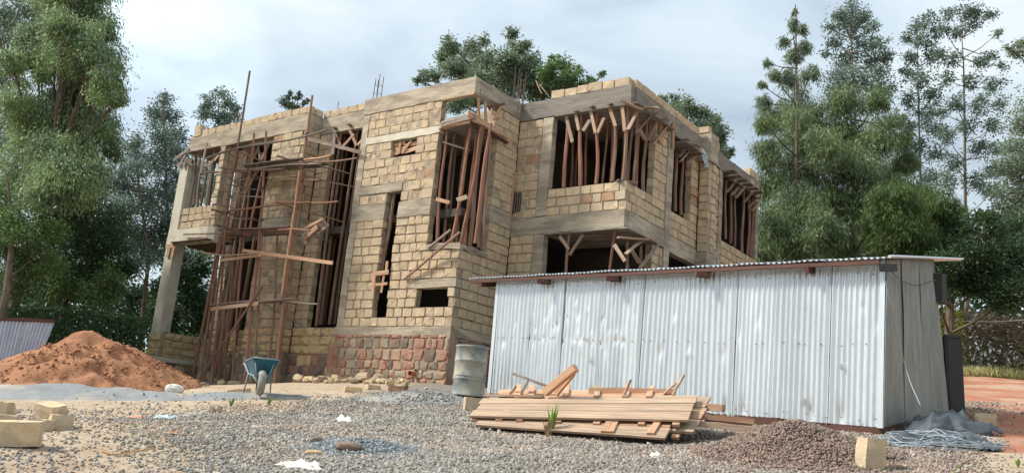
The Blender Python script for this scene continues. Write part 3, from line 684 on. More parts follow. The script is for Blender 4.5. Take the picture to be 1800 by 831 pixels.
# formwork fixed to the front block corner
def fw(px0, py0, px1, py1, fn, v, w, t, m='plank', name='formwork_board', up=(0, 0, 1), v2=None):
    return local_bar(name, fn(px0, py0, v), fn(px1, py1, v if v2 is None else v2), w, t, M[m], house, up=up, org=BORG)
fw(774, 226, 836, 213, Y, -.04, .12, .04, 'plank'); fw(776, 219, 836, 203, Y, -.10, .05, .16, 'plank_old')
fw(822, 199, 897, 246, X, .10, .05, .15, 'plank', up=(0, 0, 1)); fw(826, 212, 892, 250, X, .05, .05, .12, 'rust_wood'); fw(838, 214, 893, 243, X, .22, .10, .04, 'plank_pale')
fw(777, 176, 835, 164, Y, -.01, .06, .05, 'plank_pale'); fw(836, 165, 882, 187, X, .03, .05, .05, 'plank_old')
for a in ((841, 172, 842, 210), (853, 178, 854, 215)): fw(*a, X, .0, .09, .03, 'plank', up=(1, 0, 0))
fw(868, 210, 883, 183, X, .08, .09, .03, 'plank', up=(1, 0, 0)); fw(862, 188, 886, 183, X, .1, .06, .05, 'rust_wood'); fw(866, 197, 880, 207, X, .07, .10, .03, 'plank', up=(1, 0, 0))
soff = [local_bar('soffit_board', (-1.0 + i * .16, .0 - .02, 5.085), (-1.0 + i * .16, 1.9, 5.085), .15, .03, M['plank_old'], house, org=BORG) for i in range(6)]
# soffit boards, right wing
for i in range(7): local_bar('soffit_board', (1.15, 2.08 + i * .3, 5.815), (3.58, 2.08 + i * .3, 5.815), .28, .03, M['plank_old'], house, org=BORG)
for i in range(5): local_bar('soffit_board', (-11.8 + i * .34, -.1, 5.80), (-11.8 + i * .34, 1.2, 5.80), .3, .03, M['plank_old'], house, org=BORG)
for i in range(6): local_bar('soffit_board', (3.0, 7.85 + i * .44, 5.81), (3.75, 7.85 + i * .44, 5.81), .3, .03, M['plank_old'], house, org=BORG)
for i in range(4): local_bar('soffit_board', (2.9, 4.5 + i * .3, 5.6), (3.75, 4.5 + i * .3, 5.6), .25, .03, M['plank_old'], house, org=BORG)
local_bar('column_board', X(1183, 262, 3.46), X(1184, 215, 3.46), .1, .03, M['plank'], house, up=(1, 0, 0), org=BORG)
local_bar('column_board', Y(892.5, 396, 1.9), Y(904, 303, 1.9), .13, .03, M['plank'], house, up=(0, 1, 0), org=BORG)
local_bar('column_board', X(1160, 250, 3.42), X(1165, 218, 3.42), .22, .03, M['plank'], house, up=(1, 0, 0), org=BORG)
local_bar('column_board', Y(583, 272, .44), Y(586, 235, .44), .22, .03, M['plank_old'], house, up=(0, 1, 0), org=BORG)
for i in range(5): local_bar('soffit_board', (-11.9, .1 + i * .6, 2.74), (-9.98, .1 + i * .6, 2.74), .5, .03, M['rust_wood'], house, org=BORG)
for i in range(4): local_bar('soffit_board', (1.1, 2.12 + i * .42, 2.645), (3.5, 2.12 + i * .42, 2.645), .38, .03, M['plank_old'], house, org=BORG)

# ------------------------------------------------------------------ props in the openings
ORD = ['first', 'second', 'third', 'fourth', 'fifth', 'sixth', 'seventh', 'eighth', 'ninth', 'tenth', 'eleventh', 'twelfth', 'thirteenth']
def prop(a, b, r, label, group, braces=(), m=None, head=None, base=None):
    a = Vector(a); b = Vector(b)
    t = thing('timber_prop', a, label, 'prop', group)
    pole_obj('pole', a, b, r, M[m or random.choice(['pole', 'pole', 'pole_red'])], t, org=a, bend=.042)
    for (p, q, w) in braces: local_bar('brace', p, q, w, .03, M['brace'], t, up=(random.uniform(-.2, .2), 1, 0) if w > 0 else (1, 0, 0), org=a)
    if head: local_bar('head_board', head[0], head[1], .11, .04, M['brace'], t, org=a)
    return t
def prop_set(rows, place, group, r=.043):
    for i, row in enumerate(rows):
        a, b = row[0], row[1]; br = row[2] if len(row) > 2 else (); hd = row[3] if len(row) > 3 else None; mm = row[4] if len(row) > 4 else None
        prop(a, b, r * random.uniform(.85, 1.15), '%s pole from left %s' % (ORD[i], place), group, br, mm, hd)
def yb(fn, v, *segs): return [(fn(s[0], s[1], v), fn(s[2], s[3], v), .09) for s in segs]
def yhead(x0, x1, y, z): return ((x0, y, z), (x1, y, z))
# wide upper opening of the right wing
y1 = 2.12
G = 'timber props under the roof beams'
rows = [
 [Y(991, 330, y1), Y(998, 206, y1), yb(Y, 2.04, (995, 203, 1006, 250)), None, 'pole_red'],
 [Y(1020, 327, y1), Y(1022, 197, y1), yb(Y, 2.02, (1010, 193, 1018, 229), (1025, 230, 1037, 211)), (Y(1011, 194, 1.85), Y(1034, 203, 2.6))],
 [Y(1048, 324, y1), Y(1049, 195, y1), yb(Y, 2.02, (1037, 187, 1047, 234), (1050, 234, 1062, 207)), (Y(1038, 186, 1.85), Y(1062, 199, 2.6))],
 [Y(1077, 319, y1), Y(1080, 188, y1), yb(Y, 2.02, (1070, 183, 1082, 222)), (Y(1070, 182, 1.85), Y(1090, 190, 2.5))],
 [Y(1095.6, 316, y1), Y(1104, 187, y1), yb(Y, 2.0, (1093, 178, 1098, 230)) + yb(X, 3.42, (1104, 228, 1123, 191)), (Y(1092, 176, 1.8), X(1130, 194, 3.6))],
 [X(1113, 327, 3.3), X(1121, 204, 3.3), yb(X, 3.46, (1119, 232, 1153, 193)), (X(1108, 188, 3.1), X(1159, 190, 3.9))],
 [X(1131, 339, 3.3), X(1136.7, 214, 3.3), yb(X, 3.42, (1124, 227, 1134, 246), (1138, 247, 1157, 205)), (X(1128, 200, 3.1), X(1160, 199, 3.8))],
 [X(1146, 346, 3.3), X(1151, 221, 3.3), yb(X, 3.5, (1147, 254, 1183, 208)), (X(1140, 215, 3.1), X(1176, 208, 3.8))]]
prop_set(rows, 'at the front of the wide upper right wing opening', G)
def inz(px0, py0, px1, py1, y, z0, z1):
    a = Y(px0, py0, y); b = Y(px1, py1, y); return (Vector((a.x, y, z0)), Vector((b.x, y, z1)))
rows = [list(inz(px, 330, px + 6, 230, y, 3.0, 5.8)) for px, y in ((1001, 2.9), (1014, 3.3), (1026, 2.8), (1062, 3.0), (1070, 2.6), (1091, 3.1), (1105, 2.8), (1118, 3.1))]
prop_set(rows, 'further inside the wide upper right wing opening', G, .035)
# narrow upper window, right face
rows = [[X(1186.5, 371, 3.28), X(1190, 270, 3.28), yb(X, 3.4, (1194, 276, 1210, 251))],
        [X(1197, 378, 3.28), X(1201, 275, 3.28), yb(X, 3.46, (1196, 284, 1221, 254)), (X(1197, 247, 3.3), X(1214, 245, 3.7))],
        [X(1211, 382, 3.28), X(1213.6, 285, 3.28), yb(X, 3.52, (1211, 287, 1234, 260)), (X(1206, 254, 3.3), X(1228, 256, 3.7))]]
prop_set(rows, 'in the narrow window left of the buttress', G)
rows = []
for (bx, by, tx, ty) in ((1275, 420, 1277, 316), (1284, 428, 1286.5, 321), (1291, 434, 1293, 326), (1304, 443, 1307, 334), (1314, 448, 1316.5, 342), (1319, 451, 1322, 348)):
    rows.append([X(bx, by, 3.3), X(tx, ty, 3.3), yb(X, 3.48, (tx, ty + 22, tx + 17, ty + 1)), (X(tx - 3, ty - 2, 3.2), X(tx + 16, ty + 2, 3.75))])
prop_set(rows, 'in the rear upper opening at the right end', G)
# ground floor opening above the shed roof
rows = [[(1.75, 2.15, -.02), Y(1000.7, 409, 2.15), yb(Y, 2.05, (984, 415, 1000, 438), (1001, 448, 1025, 412)), (Y(976, 411, 2.05), Y(1007, 410, 2.05))],
        [(2.95, 2.15, -.02), Y(1081, 404, 2.15), yb(Y, 2.05, (1080, 430, 1099, 459)), None, 'pole_red'],
        [X(1102, 500, 3.25), X(1103, 424, 3.25), yb(X, 3.45, (1100, 446, 1134, 417)), (X(1086, 417, 3.2), X(1140, 421, 3.6))],
        [X(1126, 500, 3.2), X(1127, 432, 3.2), yb(X, 3.48, (1125, 471, 1156, 431), (1110, 440, 1124, 462))]]
prop_set(rows, 'in the ground floor opening above the shed roof', 'timber props on the ground floor')
# corner opening of the front block
def C2(px, py, y): return Y(px, py, y)
rows = []
for i, (bx, tx, ty, y, m_) in enumerate(((769, 788, 210, .10, 'pole_red'), (779, 800, 228, .35, 'pole'), (790, 803, 230, .8, 'pole'), (793, 826, 236, .15, 'pole_red'), (803, 822, 222, .6, 'pole'), (810, 845, 232, .12, 'pole_red'), (818, 838, 230, .5, 'pole_red'), (826, 848, 232, .3, 'pole'), (835, 861, 240, .10, 'pole_red'), (842, 857, 238, .55, 'pole'), (849, 862, 246, .75, 'pole'))):
    a = Y(bx, 428, y); b = Y(tx, ty, y); a.z = 2.02; b.z = 5.06 if i else 5.3
    rows.append([a, b, (), None, m_])
prop_set(rows, 'in the tall corner opening of the front block', 'poles crowded in the corner opening', .042)
# full height opening between bay and front block
rows = [[Y(556, 573, .62), Y(601, 226, .62), yb(Y, .52, (586, 226, 598, 256), (603, 257, 623, 236)), (Y(586, 224, .35), Y(603, 231, .9)), 'pole'],
        [Y(563, 571, .95), Y(606, 240, .95)], [Y(568, 571, 1.3), Y(613, 245, 1.3)],
        [Y(579, 570, .62), Y(630, 222, .62), yb(Y, .52, (612, 222, 627, 256), (629, 255, 640, 243)), (Y(611, 218, .35), Y(632, 228, .9))],
        [Y(588, 570, .8), Y(636, 238, .8)]]
prop_set(rows, 'in the full height opening beside the front block', 'long poles in the full height opening', .045)
# stair opening left of the bay
rows = [[(x, y, -1.45), (x + dx, y, 2.75)] for x, y, dx in ((-9.35, .35, .1), (-9.0, .2, .25), (-8.75, .6, .1), (-8.4, .25, .2), (-8.15, .7, .1), (-7.95, .3, .05), (-9.55, -.15, .2), (-8.6, .15, -.1), (-9.2, 1.1, .2), (-8.25, 1.2, -.1), (-8.85, 1.5, .1))]
prop_set(rows, 'in the lower opening behind the scaffold', 'poles behind the scaffold', .05)
rows = [[(x, y, 3.0), (x + dx, y, 5.78), yb_] for x, y, dx, yb_ in ((-9.3, .5, .1, [(Vector((-9.3, .4, 5.3)), Vector((-9.5, .4, 5.7)), .08), (Vector((-9.2, .4, 5.2)), Vector((-8.9, .4, 5.7)), .08)]), (-9.05, .3, -.1, ()), (-8.8, .8, .1, ()), (-8.6, .35, .15, [(Vector((-8.5, .25, 5.2)), Vector((-8.75, .25, 5.7)), .08), (Vector((-8.5, .25, 5.2)), Vector((-8.2, .25, 5.7)), .08)]), (-8.3, .6, .05, ()), (-8.05, .3, .12, ()), (-9.45, .25, .3, ()), (-8.95, 1.1, .1, ()), (-8.45, 1.3, .0, ()), (-7.9, 1.0, .05, ()))]
prop_set(rows, 'in the upper opening behind the scaffold', 'poles behind the scaffold', .045)
# wing balcony
rows = [[Y(323, 366, .12), Y(334, 289, .12), yb(Y, .0, (331, 293, 322, 283), (335, 291, 342, 280))], [Y(331, 366, .12), Y(346, 268, .12), yb(Y, .0, (342, 276, 333, 264), (346, 274, 358, 262)), None, 'pole_grey'],
        [Y(346, 363, .12), Y(360, 264, .12), yb(Y, -.08, (353, 304, 364, 251)), None, 'pole_grey'], [Y(362, 361, .12), Y(377, 262, .12), yb(Y, .0, (360, 297, 375, 282), (377, 282, 388, 268)), None, 'pole_grey'], [Y(367, 361, .3), Y(384, 264, .3)], [Y(353, 362, 1.6), Y(366, 270, 1.6)], [Y(340, 362, 1.9), Y(352, 276, 1.9)]]
prop_set(rows, 'on the balcony of the left wing', 'poles on the balcony')
# slot window
prop(Y(671, 474, .14), Y(694, 338, .14), .05, 'single smooth pole standing in the narrow slot window', 'poles crowded in the corner opening')
def board_thing(name, label, cat, pts, w, t, m='plank', up=(0, 0, 1), group=None):
    a, b = Vector(pts[0]), Vector(pts[1]); o = local_bar(name, a, b, w, t, M[m], None, up=up); tag(o, label, cat, group); return o
st = thing('slot_formwork', Y(665, 510, -.02), 'small frame of orange boards nailed across the narrow slot window', 'formwork'); o_ = Y(665, 510, -.02)
for s, w in (((655, 513, 659, 474), .1), ((657, 481, 683, 478), .12), ((661, 500, 681, 498), .07), ((670, 514, 675, 484), .06), ((679, 478, 681, 459), .07)):
    local_bar('board', Y(s[0], s[1], -.05 - w * .2), Y(s[2], s[3], -.05 - w * .2), w, .025, M['plank'], st, up=(0, 1, 0), org=o_)
board_thing('plank', 'thin stick leaning on the front wall under the corner opening', 'stick', (Y(711, 490, -.06), Y(808, 408, -.25)), .05, .05, 'pole')
board_thing('plank', 'short stick lying across the foot of the corner opening poles', 'stick', (Y(752, 436, -.03), Y(792, 404, -.1)), .045, .045, 'pole_grey')
board_thing('plank', 'orange board wedged between the poles of the corner opening, the left one', 'plank', (Y(767, 350, -.08), Y(790, 356, .0)), .09, .04, 'plank', (0, 1, 0))
board_thing('plank', 'orange board wedged between the poles of the corner opening, the right one', 'plank', (Y(803, 352, -.05), Y(821, 346, .1)), .12, .04, 'plank_pale', (0, 1, 0))
board_thing('plank', 'thin grey stick tied level across the corner opening poles', 'stick', (Y(778, 250, .0), Y(826, 265, .3)), .035, .035, 'pole_grey')
board_thing('plank', 'flat board on the corner of the upper parapet of the right wing', 'plank', (Vector((3.1, 1.98, 3.86)), Vector((3.45, 2.35, 3.86))), .22, .03, 'plank_old')
board_thing('plank', 'pale stick leaning up behind the roof beam, the longer one', 'stick', (Y(952, 165, 3.0), Y(942, 142, 3.0)), .022, .02, 'plank_pale')
board_thing('plank', 'pale stick leaning up behind the roof beam, the shorter one', 'stick', (Y(964, 168, 3.2), Y(948, 148, 3.2)), .022, .02, 'plank_pale')

# polythene scrap hanging from the brace
def cloth(name, quad, m, label, cat, amp=.05, n=9, seed=1, group=None, thick=.004):
    P = [Vector(p) for p in quad]; r = random.Random(seed); vs = []; c = sum(P, Vector()) / 4
    nrm = (P[1] - P[0]).cross(P[3] - P[0]).normalized(); ph = [r.uniform(0, 6.28) for _ in range(8)]
    for j in range(n + 1):
        for i in range(n + 1):
            u, v = i / n, j / n; p = (P[0] * (1 - u) + P[1] * u) * (1 - v) + (P[3] * (1 - u) + P[2] * u) * v
            k = math.sin(u * 7 + ph[0] + 2 * v) + .7 * math.sin(v * 9 + ph[1] + 3 * u) + .6 * math.sin((u + v) * 15 + ph[2]) + r.uniform(-.7, .7)
            vs.append(p + nrm * amp * k * .6 + (P[1] - P[0]) * r.uniform(-.02, .02) - c)
    fs = [(j * (n + 1) + i, j * (n + 1) + i + 1, (j + 1) * (n + 1) + i + 1, (j + 1) * (n + 1) + i) for j in range(n) for i in range(n)]
    o = mesh_obj(name, vs, fs, M[m], None); o.location = c
    md = o.modifiers.new('thickness', 'SOLIDIFY'); md.thickness = thick
    return tag(o, label, cat, group)
cloth('plastic_scrap', (X(1232, 262, 3.6), X(1238, 262, 3.6), X(1254, 292, 3.62), X(1240, 294, 3.62)), 'poly', 'torn blue and white plastic sheet hanging from a brace on the right wing', 'plastic sheet', .04)

# ------------------------------------------------------------------ scaffold
SO = Vector((-8.2, -1.0, gz(-8.2, -1.0)))
scaf = thing('pole_scaffold', SO, 'rough pole scaffold lashed together in front of the left bay', 'scaffold')
def sp(name, a, b, r, m='pole', bend=.04): return pole_obj(name, a, b, r * .78, M[m], scaf, org=SO, bend=bend)
YS = -1.0
def std(px0, py0, px1, py1, r, m='pole', y=YS):
    a = Y(px0, py0, y); a.z = gz(a.x, a.y) - .05; sp('standard', a, Y(px1, py1, y), r, m, .05)
std(352, 665, 439, 125, .045, 'pole'); std(432, 662, 468, 231, .05, 'pole_red'); std(483, 668, 549, 168, .05, 'pole_red')
std(410, 664, 447, 235, .045, 'pole_red', -.75); std(395, 664, 425, 300, .04, 'pole', -.5); std(470, 664, 488, 400, .04, 'pole', -.5)
std(500, 560, 535, 300, .04, 'pole', -.93); std(372, 662, 405, 330, .05, 'pole', -.6); std(385, 662, 410, 450, .055, 'pole', -.2); std(360, 660, 402, 380, .055, 'pole_red', -.75); std(446, 650, 462, 400, .045, 'pole', -.9)
sp('standard', Y(495, 519, -1.1), Y(526, 300, -1.1), .04, 'plank', .02)
def led(px0, py0, px1, py1, r=.032, m='pole', y=YS - .07, bend=.04): sp('ledger', Y(px0, py0, y), Y(px1, py1, y), r, m, bend)
def tra(px0, py0, px1, py1, r=.03, m='pole', y0=-1.35, y1=0.1): sp('transom', Y(px0, py0, y0), Y(px1, py1, y1), r, m, .03)
led(362, 279, 574, 228, .04, 'pole_grey', bend=.12); led(355, 304, 447, 298, .03); led(447, 299, 500, 296, .03); led(398, 371, 545, 355, .036, 'pole_red'); led(485, 356, 594, 354, .03, 'pole_red'); led(535, 281, 582, 273, .04, 'plank'); led(542, 288, 627, 278, .03)
led(440, 298, 565, 288, .035, 'pole_grey'); led(447, 526, 558, 534, .03, 'pole_grey'); led(369, 536, 512, 524, .03); led(490, 404, 545, 405, .045, 'pole_red')
tra(403, 260, 471, 287); tra(388, 294, 469, 314); tra(386, 321, 468, 336, .025, 'pole_grey'); tra(403, 314, 430, 328, .02); tra(486, 274, 617, 306, .03, 'pole', -1.35, .5); tra(503, 302, 626, 329, .028, 'pole', -1.35, .5)
tra(486, 355, 605, 391, .03, 'pole', -1.35, .4); tra(371, 368, 455, 388, .03); tra(380, 395, 412, 404, .03); tra(534, 412, 580, 424, .035, 'pole_grey', -.9, .4); tra(420, 402, 445, 410, .03)
led(430, 344, 462, 268, .03, 'pole'); led(390, 350, 470, 346, .022, 'pole_grey')
sp('diagonal', Y(461, 503, -1.12), Vector((Y(342, 671, -1.4).x, -1.4, gz(Y(342, 671, -1.4).x, -1.4))), .04, 'pole', .03)
sp('diagonal', Y(461, 533, -1.1), Y(533, 573, -.05), .032, 'pole_grey', .03)
lash = MB(SO)
for (px, py) in ((431, 262), (466, 285), (468, 300), (540, 236), (533, 281), (530, 296), (526, 318), (462, 330), (459, 386), (514, 372), (517, 357), (510, 402), (400, 372), (455, 447), (505, 452), (448, 530), (380, 540), (500, 526), (493, 531), (405, 345), (420, 300), (388, 404), (368, 540)):
    p = Y(px, py, YS - .03); 
    for k in range(3): q = Vector((random.uniform(-.01, .01), 0, k * .02 - .02)); lash.tube([p + q + Vector((math.cos(t) * .055, math.sin(t) * .07, math.sin(t * 2) * .02)) for t in [i * math.pi / 4 for i in range(9)]], .008, 4)
lash.build('lashings', M['steel'], scaf)
def brd(px0, py0, px1, py1, y, w=.2, t=.035, m='plank_old', up=(0, 0, 1)): local_bar('board', Y(px0, py0, y), Y(px1, py1, y), w, t, M[m], scaf, up=up, org=SO)
brd(430, 292, 540, 278, -1.0, .22, .03, 'plank_old'); brd(432, 295, 566, 284, -.75, .22, .03); brd(440, 298, 575, 287, -.5, .22, .03); brd(430, 299, 560, 292, -.25, .22, .03)
brd(410, 405, 512, 399, -1.0, .22, .035, 'plank_old'); brd(400, 409, 515, 405, -.75, .22, .035); brd(395, 414, 520, 410, -.45, .24, .035)
brd(440, 300, 565, 290, -.05, .2, .03)
brd(354, 443, 407, 451, -1.1, .03, .08, 'plank', (0, 1, 0)); brd(427, 440, 585, 462, -1.13, .09, .03, 'plank', (0, 1, 0)); brd(388, 457, 461, 448, -1.13, .08, .03, 'plank', (0, 1, 0)); brd(395, 449, 452, 445, -1.18, .03, .03, 'plank_pale', (0, 1, 0))
brd(371, 543, 454, 533, -1.13, .1, .03, 'plank', (0, 1, 0)); brd(398, 402, 442, 413, -1.16, .1, .03, 'rust_wood', (0, 1, 0)); brd(528, 240, 634, 268, -.1, .1, .03, 'plank_old', (0, 1, 0))
brd(425, 530, 520, 526, -.85, .2, .03); brd(430, 532, 512, 529, -.6, .2, .03)
po = Y(545, 405, -.95)
for q_ in ((415, 335, 430, 262), (424, 340, 455, 300), (402, 384, 448, 384), (412, 318, 470, 312)): led(*q_, .022, 'pole_grey', -.6)
for q_ in ((480, 318, 560, 316), (372, 378, 410, 374), (455, 470, 512, 476)): led(*q_, .024, 'pole', -1.0)
pn = thing('formwork_panel', po, 'dark tilted formwork panel caught on the scaffold beside the bay', 'formwork panel')
q = [(517, 426), (528, 437), (578, 396), (565, 382)]
quad_plank('panel_board', *[Y(a, b, -.72) for a, b in q], .03, M['plank_old'], pn, po)
local_bar('board', Y(535, 402, -.80), Y(568, 384, -.80), .07, .03, M['plank'], pn, up=(0, 1, 0), org=po); local_bar('board', Y(534, 419, -.80), Y(558, 398, -.80), .15, .03, M['plank'], pn, up=(0, 1, 0), org=po)
board_thing('plank', 'long dark stick lying against the balcony beam of the left wing', 'stick', (Y(323, 412, -.12), Y(390, 410, -.12)), .04, .04, 'pole')
board_thing('plank', 'short stub of board poking out under the left balcony', 'plank', (Y(343, 422, -.1), Y(356, 427, .0)), .05, .03, 'plank_old')
# crossbars and board at the head of the corner column
fwk = thing('column_formwork', Y(300, 440, -.1), 'orange boards clamped round the corner column below the balcony', 'formwork'); o_ = Y(300, 440, -.1)
for s in ((294, 451, 299, 430), (302, 452, 306, 432), (292, 433, 310, 431)): local_bar('board', Y(s[0], s[1], -.06), Y(s[2], s[3], -.06), .14, .03, M['plank'], fwk, up=(0, 1, 0), org=o_)
fwk = thing('column_formwork', Y(318, 285, -.1), 'weathered boards spreading at the top of the left corner column', 'formwork'); o_ = Y(318, 285, -.1)
for s in ((305, 282, 332, 262), (310, 290, 338, 282), (314, 292, 326, 272), (322, 294, 330, 276), (325, 280, 338, 290)): local_bar('board', Y(s[0], s[1], -.08), Y(s[2], s[3], -.04), .1, .03, M['plank_old'], fwk, up=(0, 1, 0), org=o_)
#PART2
# ------------------------------------------------------------------ heaps of sand, dust and ballast
HEAPS = []      # (cx, cy, ex, ey, angle, height, power)
def heap_h(h, x, y):
    cx, cy, ex, ey, an, H_, pw = h; dx = x - cx; dy = y - cy; u = (dx * math.cos(an) + dy * math.sin(an)) / ex; v = (-dx * math.sin(an) + dy * math.cos(an)) / ey
    r = np.sqrt(u * u + v * v + .006); k = np.clip(1 - r, 0, 1); return H_ * k ** pw * (1 + .0 * r)
def TOP(x, y):
    x = np.asarray(x, float); y = np.asarray(y, float); z = GZ(x, y) + bumpz(x, y)
    m = np.zeros_like(z)
    for h in HEAPS: m = np.maximum(m, heap_h(h, x, y))
    return z + m
AR = math.atan2(HR.y, HR.x)
def heap(name, px, d, ex, ey, H_, pw, m, n, label, cat, rough, seed, dimples=0):
    c = D(px, 700, d); h = (c.x, c.y, ex, ey, AR, H_, pw); HEAPS.append(h)
    u = np.linspace(-1.12, 1.12, n); U, Vv = np.meshgrid(u, u)
    x = c.x + U * ex * math.cos(AR) - Vv * ey * math.sin(AR); y = c.y + U * ex * math.sin(AR) + Vv * ey * math.cos(AR)
    hh = heap_h(h, x, y); q = hh / max(H_, 1e-6)
    e = rough * (fbm(x * 2.2, y * 2.2, seed) + .55 * fbm(x * 6, y * 6, seed + 1) + .35 * fbm(x * 15, y * 15, seed + 2))
    z = GZ(x, y) + bumpz(x, y) + hh + e * np.clip(q * 5, 0, 1) - .05 * (np.sqrt(U * U + Vv * Vv) > 1.0)
    r = np.random.RandomState(seed + 9)
    for _ in range(dimples):
        a, b = r.uniform(-.7, .7), r.uniform(-.85, -.1); s = r.uniform(.03, .07); z -= r.uniform(.05, .13) * np.exp(-(((U - a) * ex / ey) ** 2 + (Vv - b) ** 2) / s ** 2) * (q > .05)
    z += np.where(q <= 0, -.03, 0)
    V = np.stack([x.ravel() - c.x, y.ravel() - c.y, z.ravel()], 1); i = np.arange(n * n).reshape(n, n)
    F = np.stack([i[:-1, :-1], i[:-1, 1:], i[1:, 1:], i[1:, :-1]], -1).reshape(-1, 4)
    keep = ((U ** 2 + Vv ** 2) < 1.2).ravel()[F].all(1)
    o = np_obj(name, V, F[keep], M[m], smooth=True); o.location = (c.x, c.y, 0)
    tag(o, label, cat, kind='stuff'); return o
heap('sand_pile', 138, 19.4, 2.45, 2.6, 1.30, .86, 'sand', 190, 'large pile of reddish brown building sand at the left', 'sand pile', .085, 11, 34)
heap('sand_pile', -40, 19.4, 2.3, 2.1, .62, 1.0, 'sand', 70, 'low outer flank of the red sand pile at the left edge', 'sand pile', .03, 14)
heap('dust_heap', 110, 15.8, 3.6, 1.15, .20, 1.2, 'greysand', 130, 'low spread of blue grey quarry dust before the sand pile', 'quarry dust', .045, 21)
heap('dust_heap', 400, 16.0, 1.5, .7, .08, .9, 'greysand', 60, 'thin grey quarry dust under the wheelbarrow', 'quarry dust', .012, 23)
heap('dust_heap', 750, 15.9, 1.3, .8, .20, .9, 'greysand', 70, 'small grey dust heap beside the steel drum', 'quarry dust', .015, 25)
heap('ballast_heap', 1395, 9.75, 1.15, .95, .40, 1.15, 'gravel_red', 60, 'small heap of reddish crushed stone before the iron shed', 'ballast heap', .01, 27)
heap('ballast_heap', 645, 9.5, .55, .45, .09, 1.0, 'gravel_blue', 40, 'small patch of blue grey chippings in the gravel', 'ballast heap', .005, 29)

def stones(name, P, S, m, label, cat, seed):
    n = len(P); r = np.random.RandomState(seed)
    base = np.array([(1, 0, 0), (-1, 0, 0), (0, 1, 0), (0, -1, 0), (0, 0, 1), (0, 0, -1)], float)
    tri = np.array([(0, 2, 4), (2, 1, 4), (1, 3, 4), (3, 0, 4), (2, 0, 5), (1, 2, 5), (3, 1, 5), (0, 3, 5)])
    sc_ = S[:, None, None] * r.uniform(.55, 1.25, (n, 6, 1)); V = base[None] * sc_ + r.normal(0, .22, (n, 6, 3)) * S[:, None, None]
    V[:, :, 2] *= r.uniform(.45, .95, (n, 1))
    q = r.normal(size=(n, 4)); q[:, 1:3] *= .45; q /= np.linalg.norm(q, axis=1)[:, None]; w, x, y, z = q.T
    Rm = np.stack([1 - 2 * (y * y + z * z), 2 * (x * y - z * w), 2 * (x * z + y * w), 2 * (x * y + z * w), 1 - 2 * (x * x + z * z), 2 * (y * z - x * w), 2 * (x * z - y * w), 2 * (y * z + x * w), 1 - 2 * (x * x + y * y)], -1).reshape(n, 3, 3)
    V = np.einsum('nij,nkj->nki', Rm, V) + P[:, None]
    F = (tri[None] + 6 * np.arange(n)[:, None, None]).reshape(-1, 3)
    o = np_obj(name, V.reshape(-1, 3), F, M[m]); return tag(o, label, cat, kind='stuff')
def scatter_gravel():
    n = 400000; r = RS
    d = 6.6 * (17.5 / 6.6) ** (r.uniform(0, 1, n) ** 1.0); rr = r.uniform(-.62, .62, n) * d
    x = CAM.x + rr * HR.x + d * HF.x; y = CAM.y + rr * HR.y + d * HF.y; z = GZ(x, y)
    px, py, c = projA(x, y, z); w = gravel_w(px, py) * np.clip(.62 + .75 * fbm(x * 1.1, y * 1.1, 40) + .35 * fbm(x * 3.3, y * 3.3, 41), .12, 1)
    w = np.maximum(w, .05 * (py > 715) * (px < 1700))
    k = (r.uniform(0, 1, n) < w) & (px > -60) & (px < 1860) & (py < 900)
    x, y, d, px, py = x[k], y[k], d[k], px[k], py[k]
    z = TOP(x, y); S = np.clip(r.lognormal(-4.3, .33, len(x)), .006, .034) * (1 + .35 * (d - 7) / 9)
    P = np.stack([x, y, z + S * .25], 1)
    c = D(645, 700, 9.5); blue = r.uniform(0, 1, len(x)) < 1.5 * np.exp(-((x - c.x) ** 2 + (y - c.y) ** 2) / .5 ** 2)
    blue |= (r.uniform(0, 1, len(x)) < np.clip(fbm(x * .8, y * .8, 44), 0, 1) * .7 * np.clip((900 - px) / 400, 0, 1))
    c2 = D(1400, 700, 9.75); red = (((x - c2.x) ** 2 + (y - c2.y) ** 2) < 1.1 ** 2) | (r.uniform(0, 1, len(x)) < np.clip((px - 900) / 700, 0, .55) * (.6 + .6 * fbm(x * .9, y * .9, 46)))
    red &= ~blue; g = ~(red | blue)
    stones('gravel', P[g], S[g], 'gravel', 'crushed grey brown gravel spread over the foreground', 'gravel', 1)
    stones('gravel', P[blue], S[blue], 'gravel_blue', 'bluish grey chippings scattered among the gravel', 'gravel', 2)
    stones('gravel', P[red], S[red], 'gravel_red', 'reddish brown crushed stone towards the shed', 'gravel', 3)
    # extra cover for the ballast heap
    for px0, d0, R_, N_, m, lab, sd, s in ((1395, 9.75, 1.08, 9500, 'gravel_red', 'loose reddish stones lying on the ballast heap', 5, .021), (645, 9.5, .55, 2600, 'gravel_blue', 'loose blue grey chips lying on the small patch', 6, .017)):
        c = D(px0, 700, d0); a = r.uniform(0, 6.283, N_); q = R_ * np.sqrt(r.uniform(0, 1, N_)) * (1.0 + .16 * np.sin(3 * a + sd) + .1 * np.sin(7 * a)); x = c.x + q * np.cos(a); y = c.y + q * np.sin(a)
        S = r.uniform(.5, 1.0, N_) * s * 1.15; stones('ballast', np.stack([x, y, TOP(x, y) + S * .4 + r.uniform(0, .02, N_)], 1), S, m, lab, 'gravel', sd)
    # pebbles on the bare dirt
    n = 4200; d = 6.8 * (20 / 6.8) ** r.uniform(0, 1, n); rr = r.uniform(-.62, .62, n) * d; x = CAM.x + rr * HR.x + d * HF.x; y = CAM.y + rr * HR.y + d * HF.y; S = r.uniform(.005, .014, n) * r.uniform(.5, 1.3, n)
    stones('pebbles', np.stack([x, y, TOP(x, y) + S * .2], 1), S, 'gravel', 'small pebbles strewn on the bare dirt', 'pebbles', 8)
scatter_gravel()
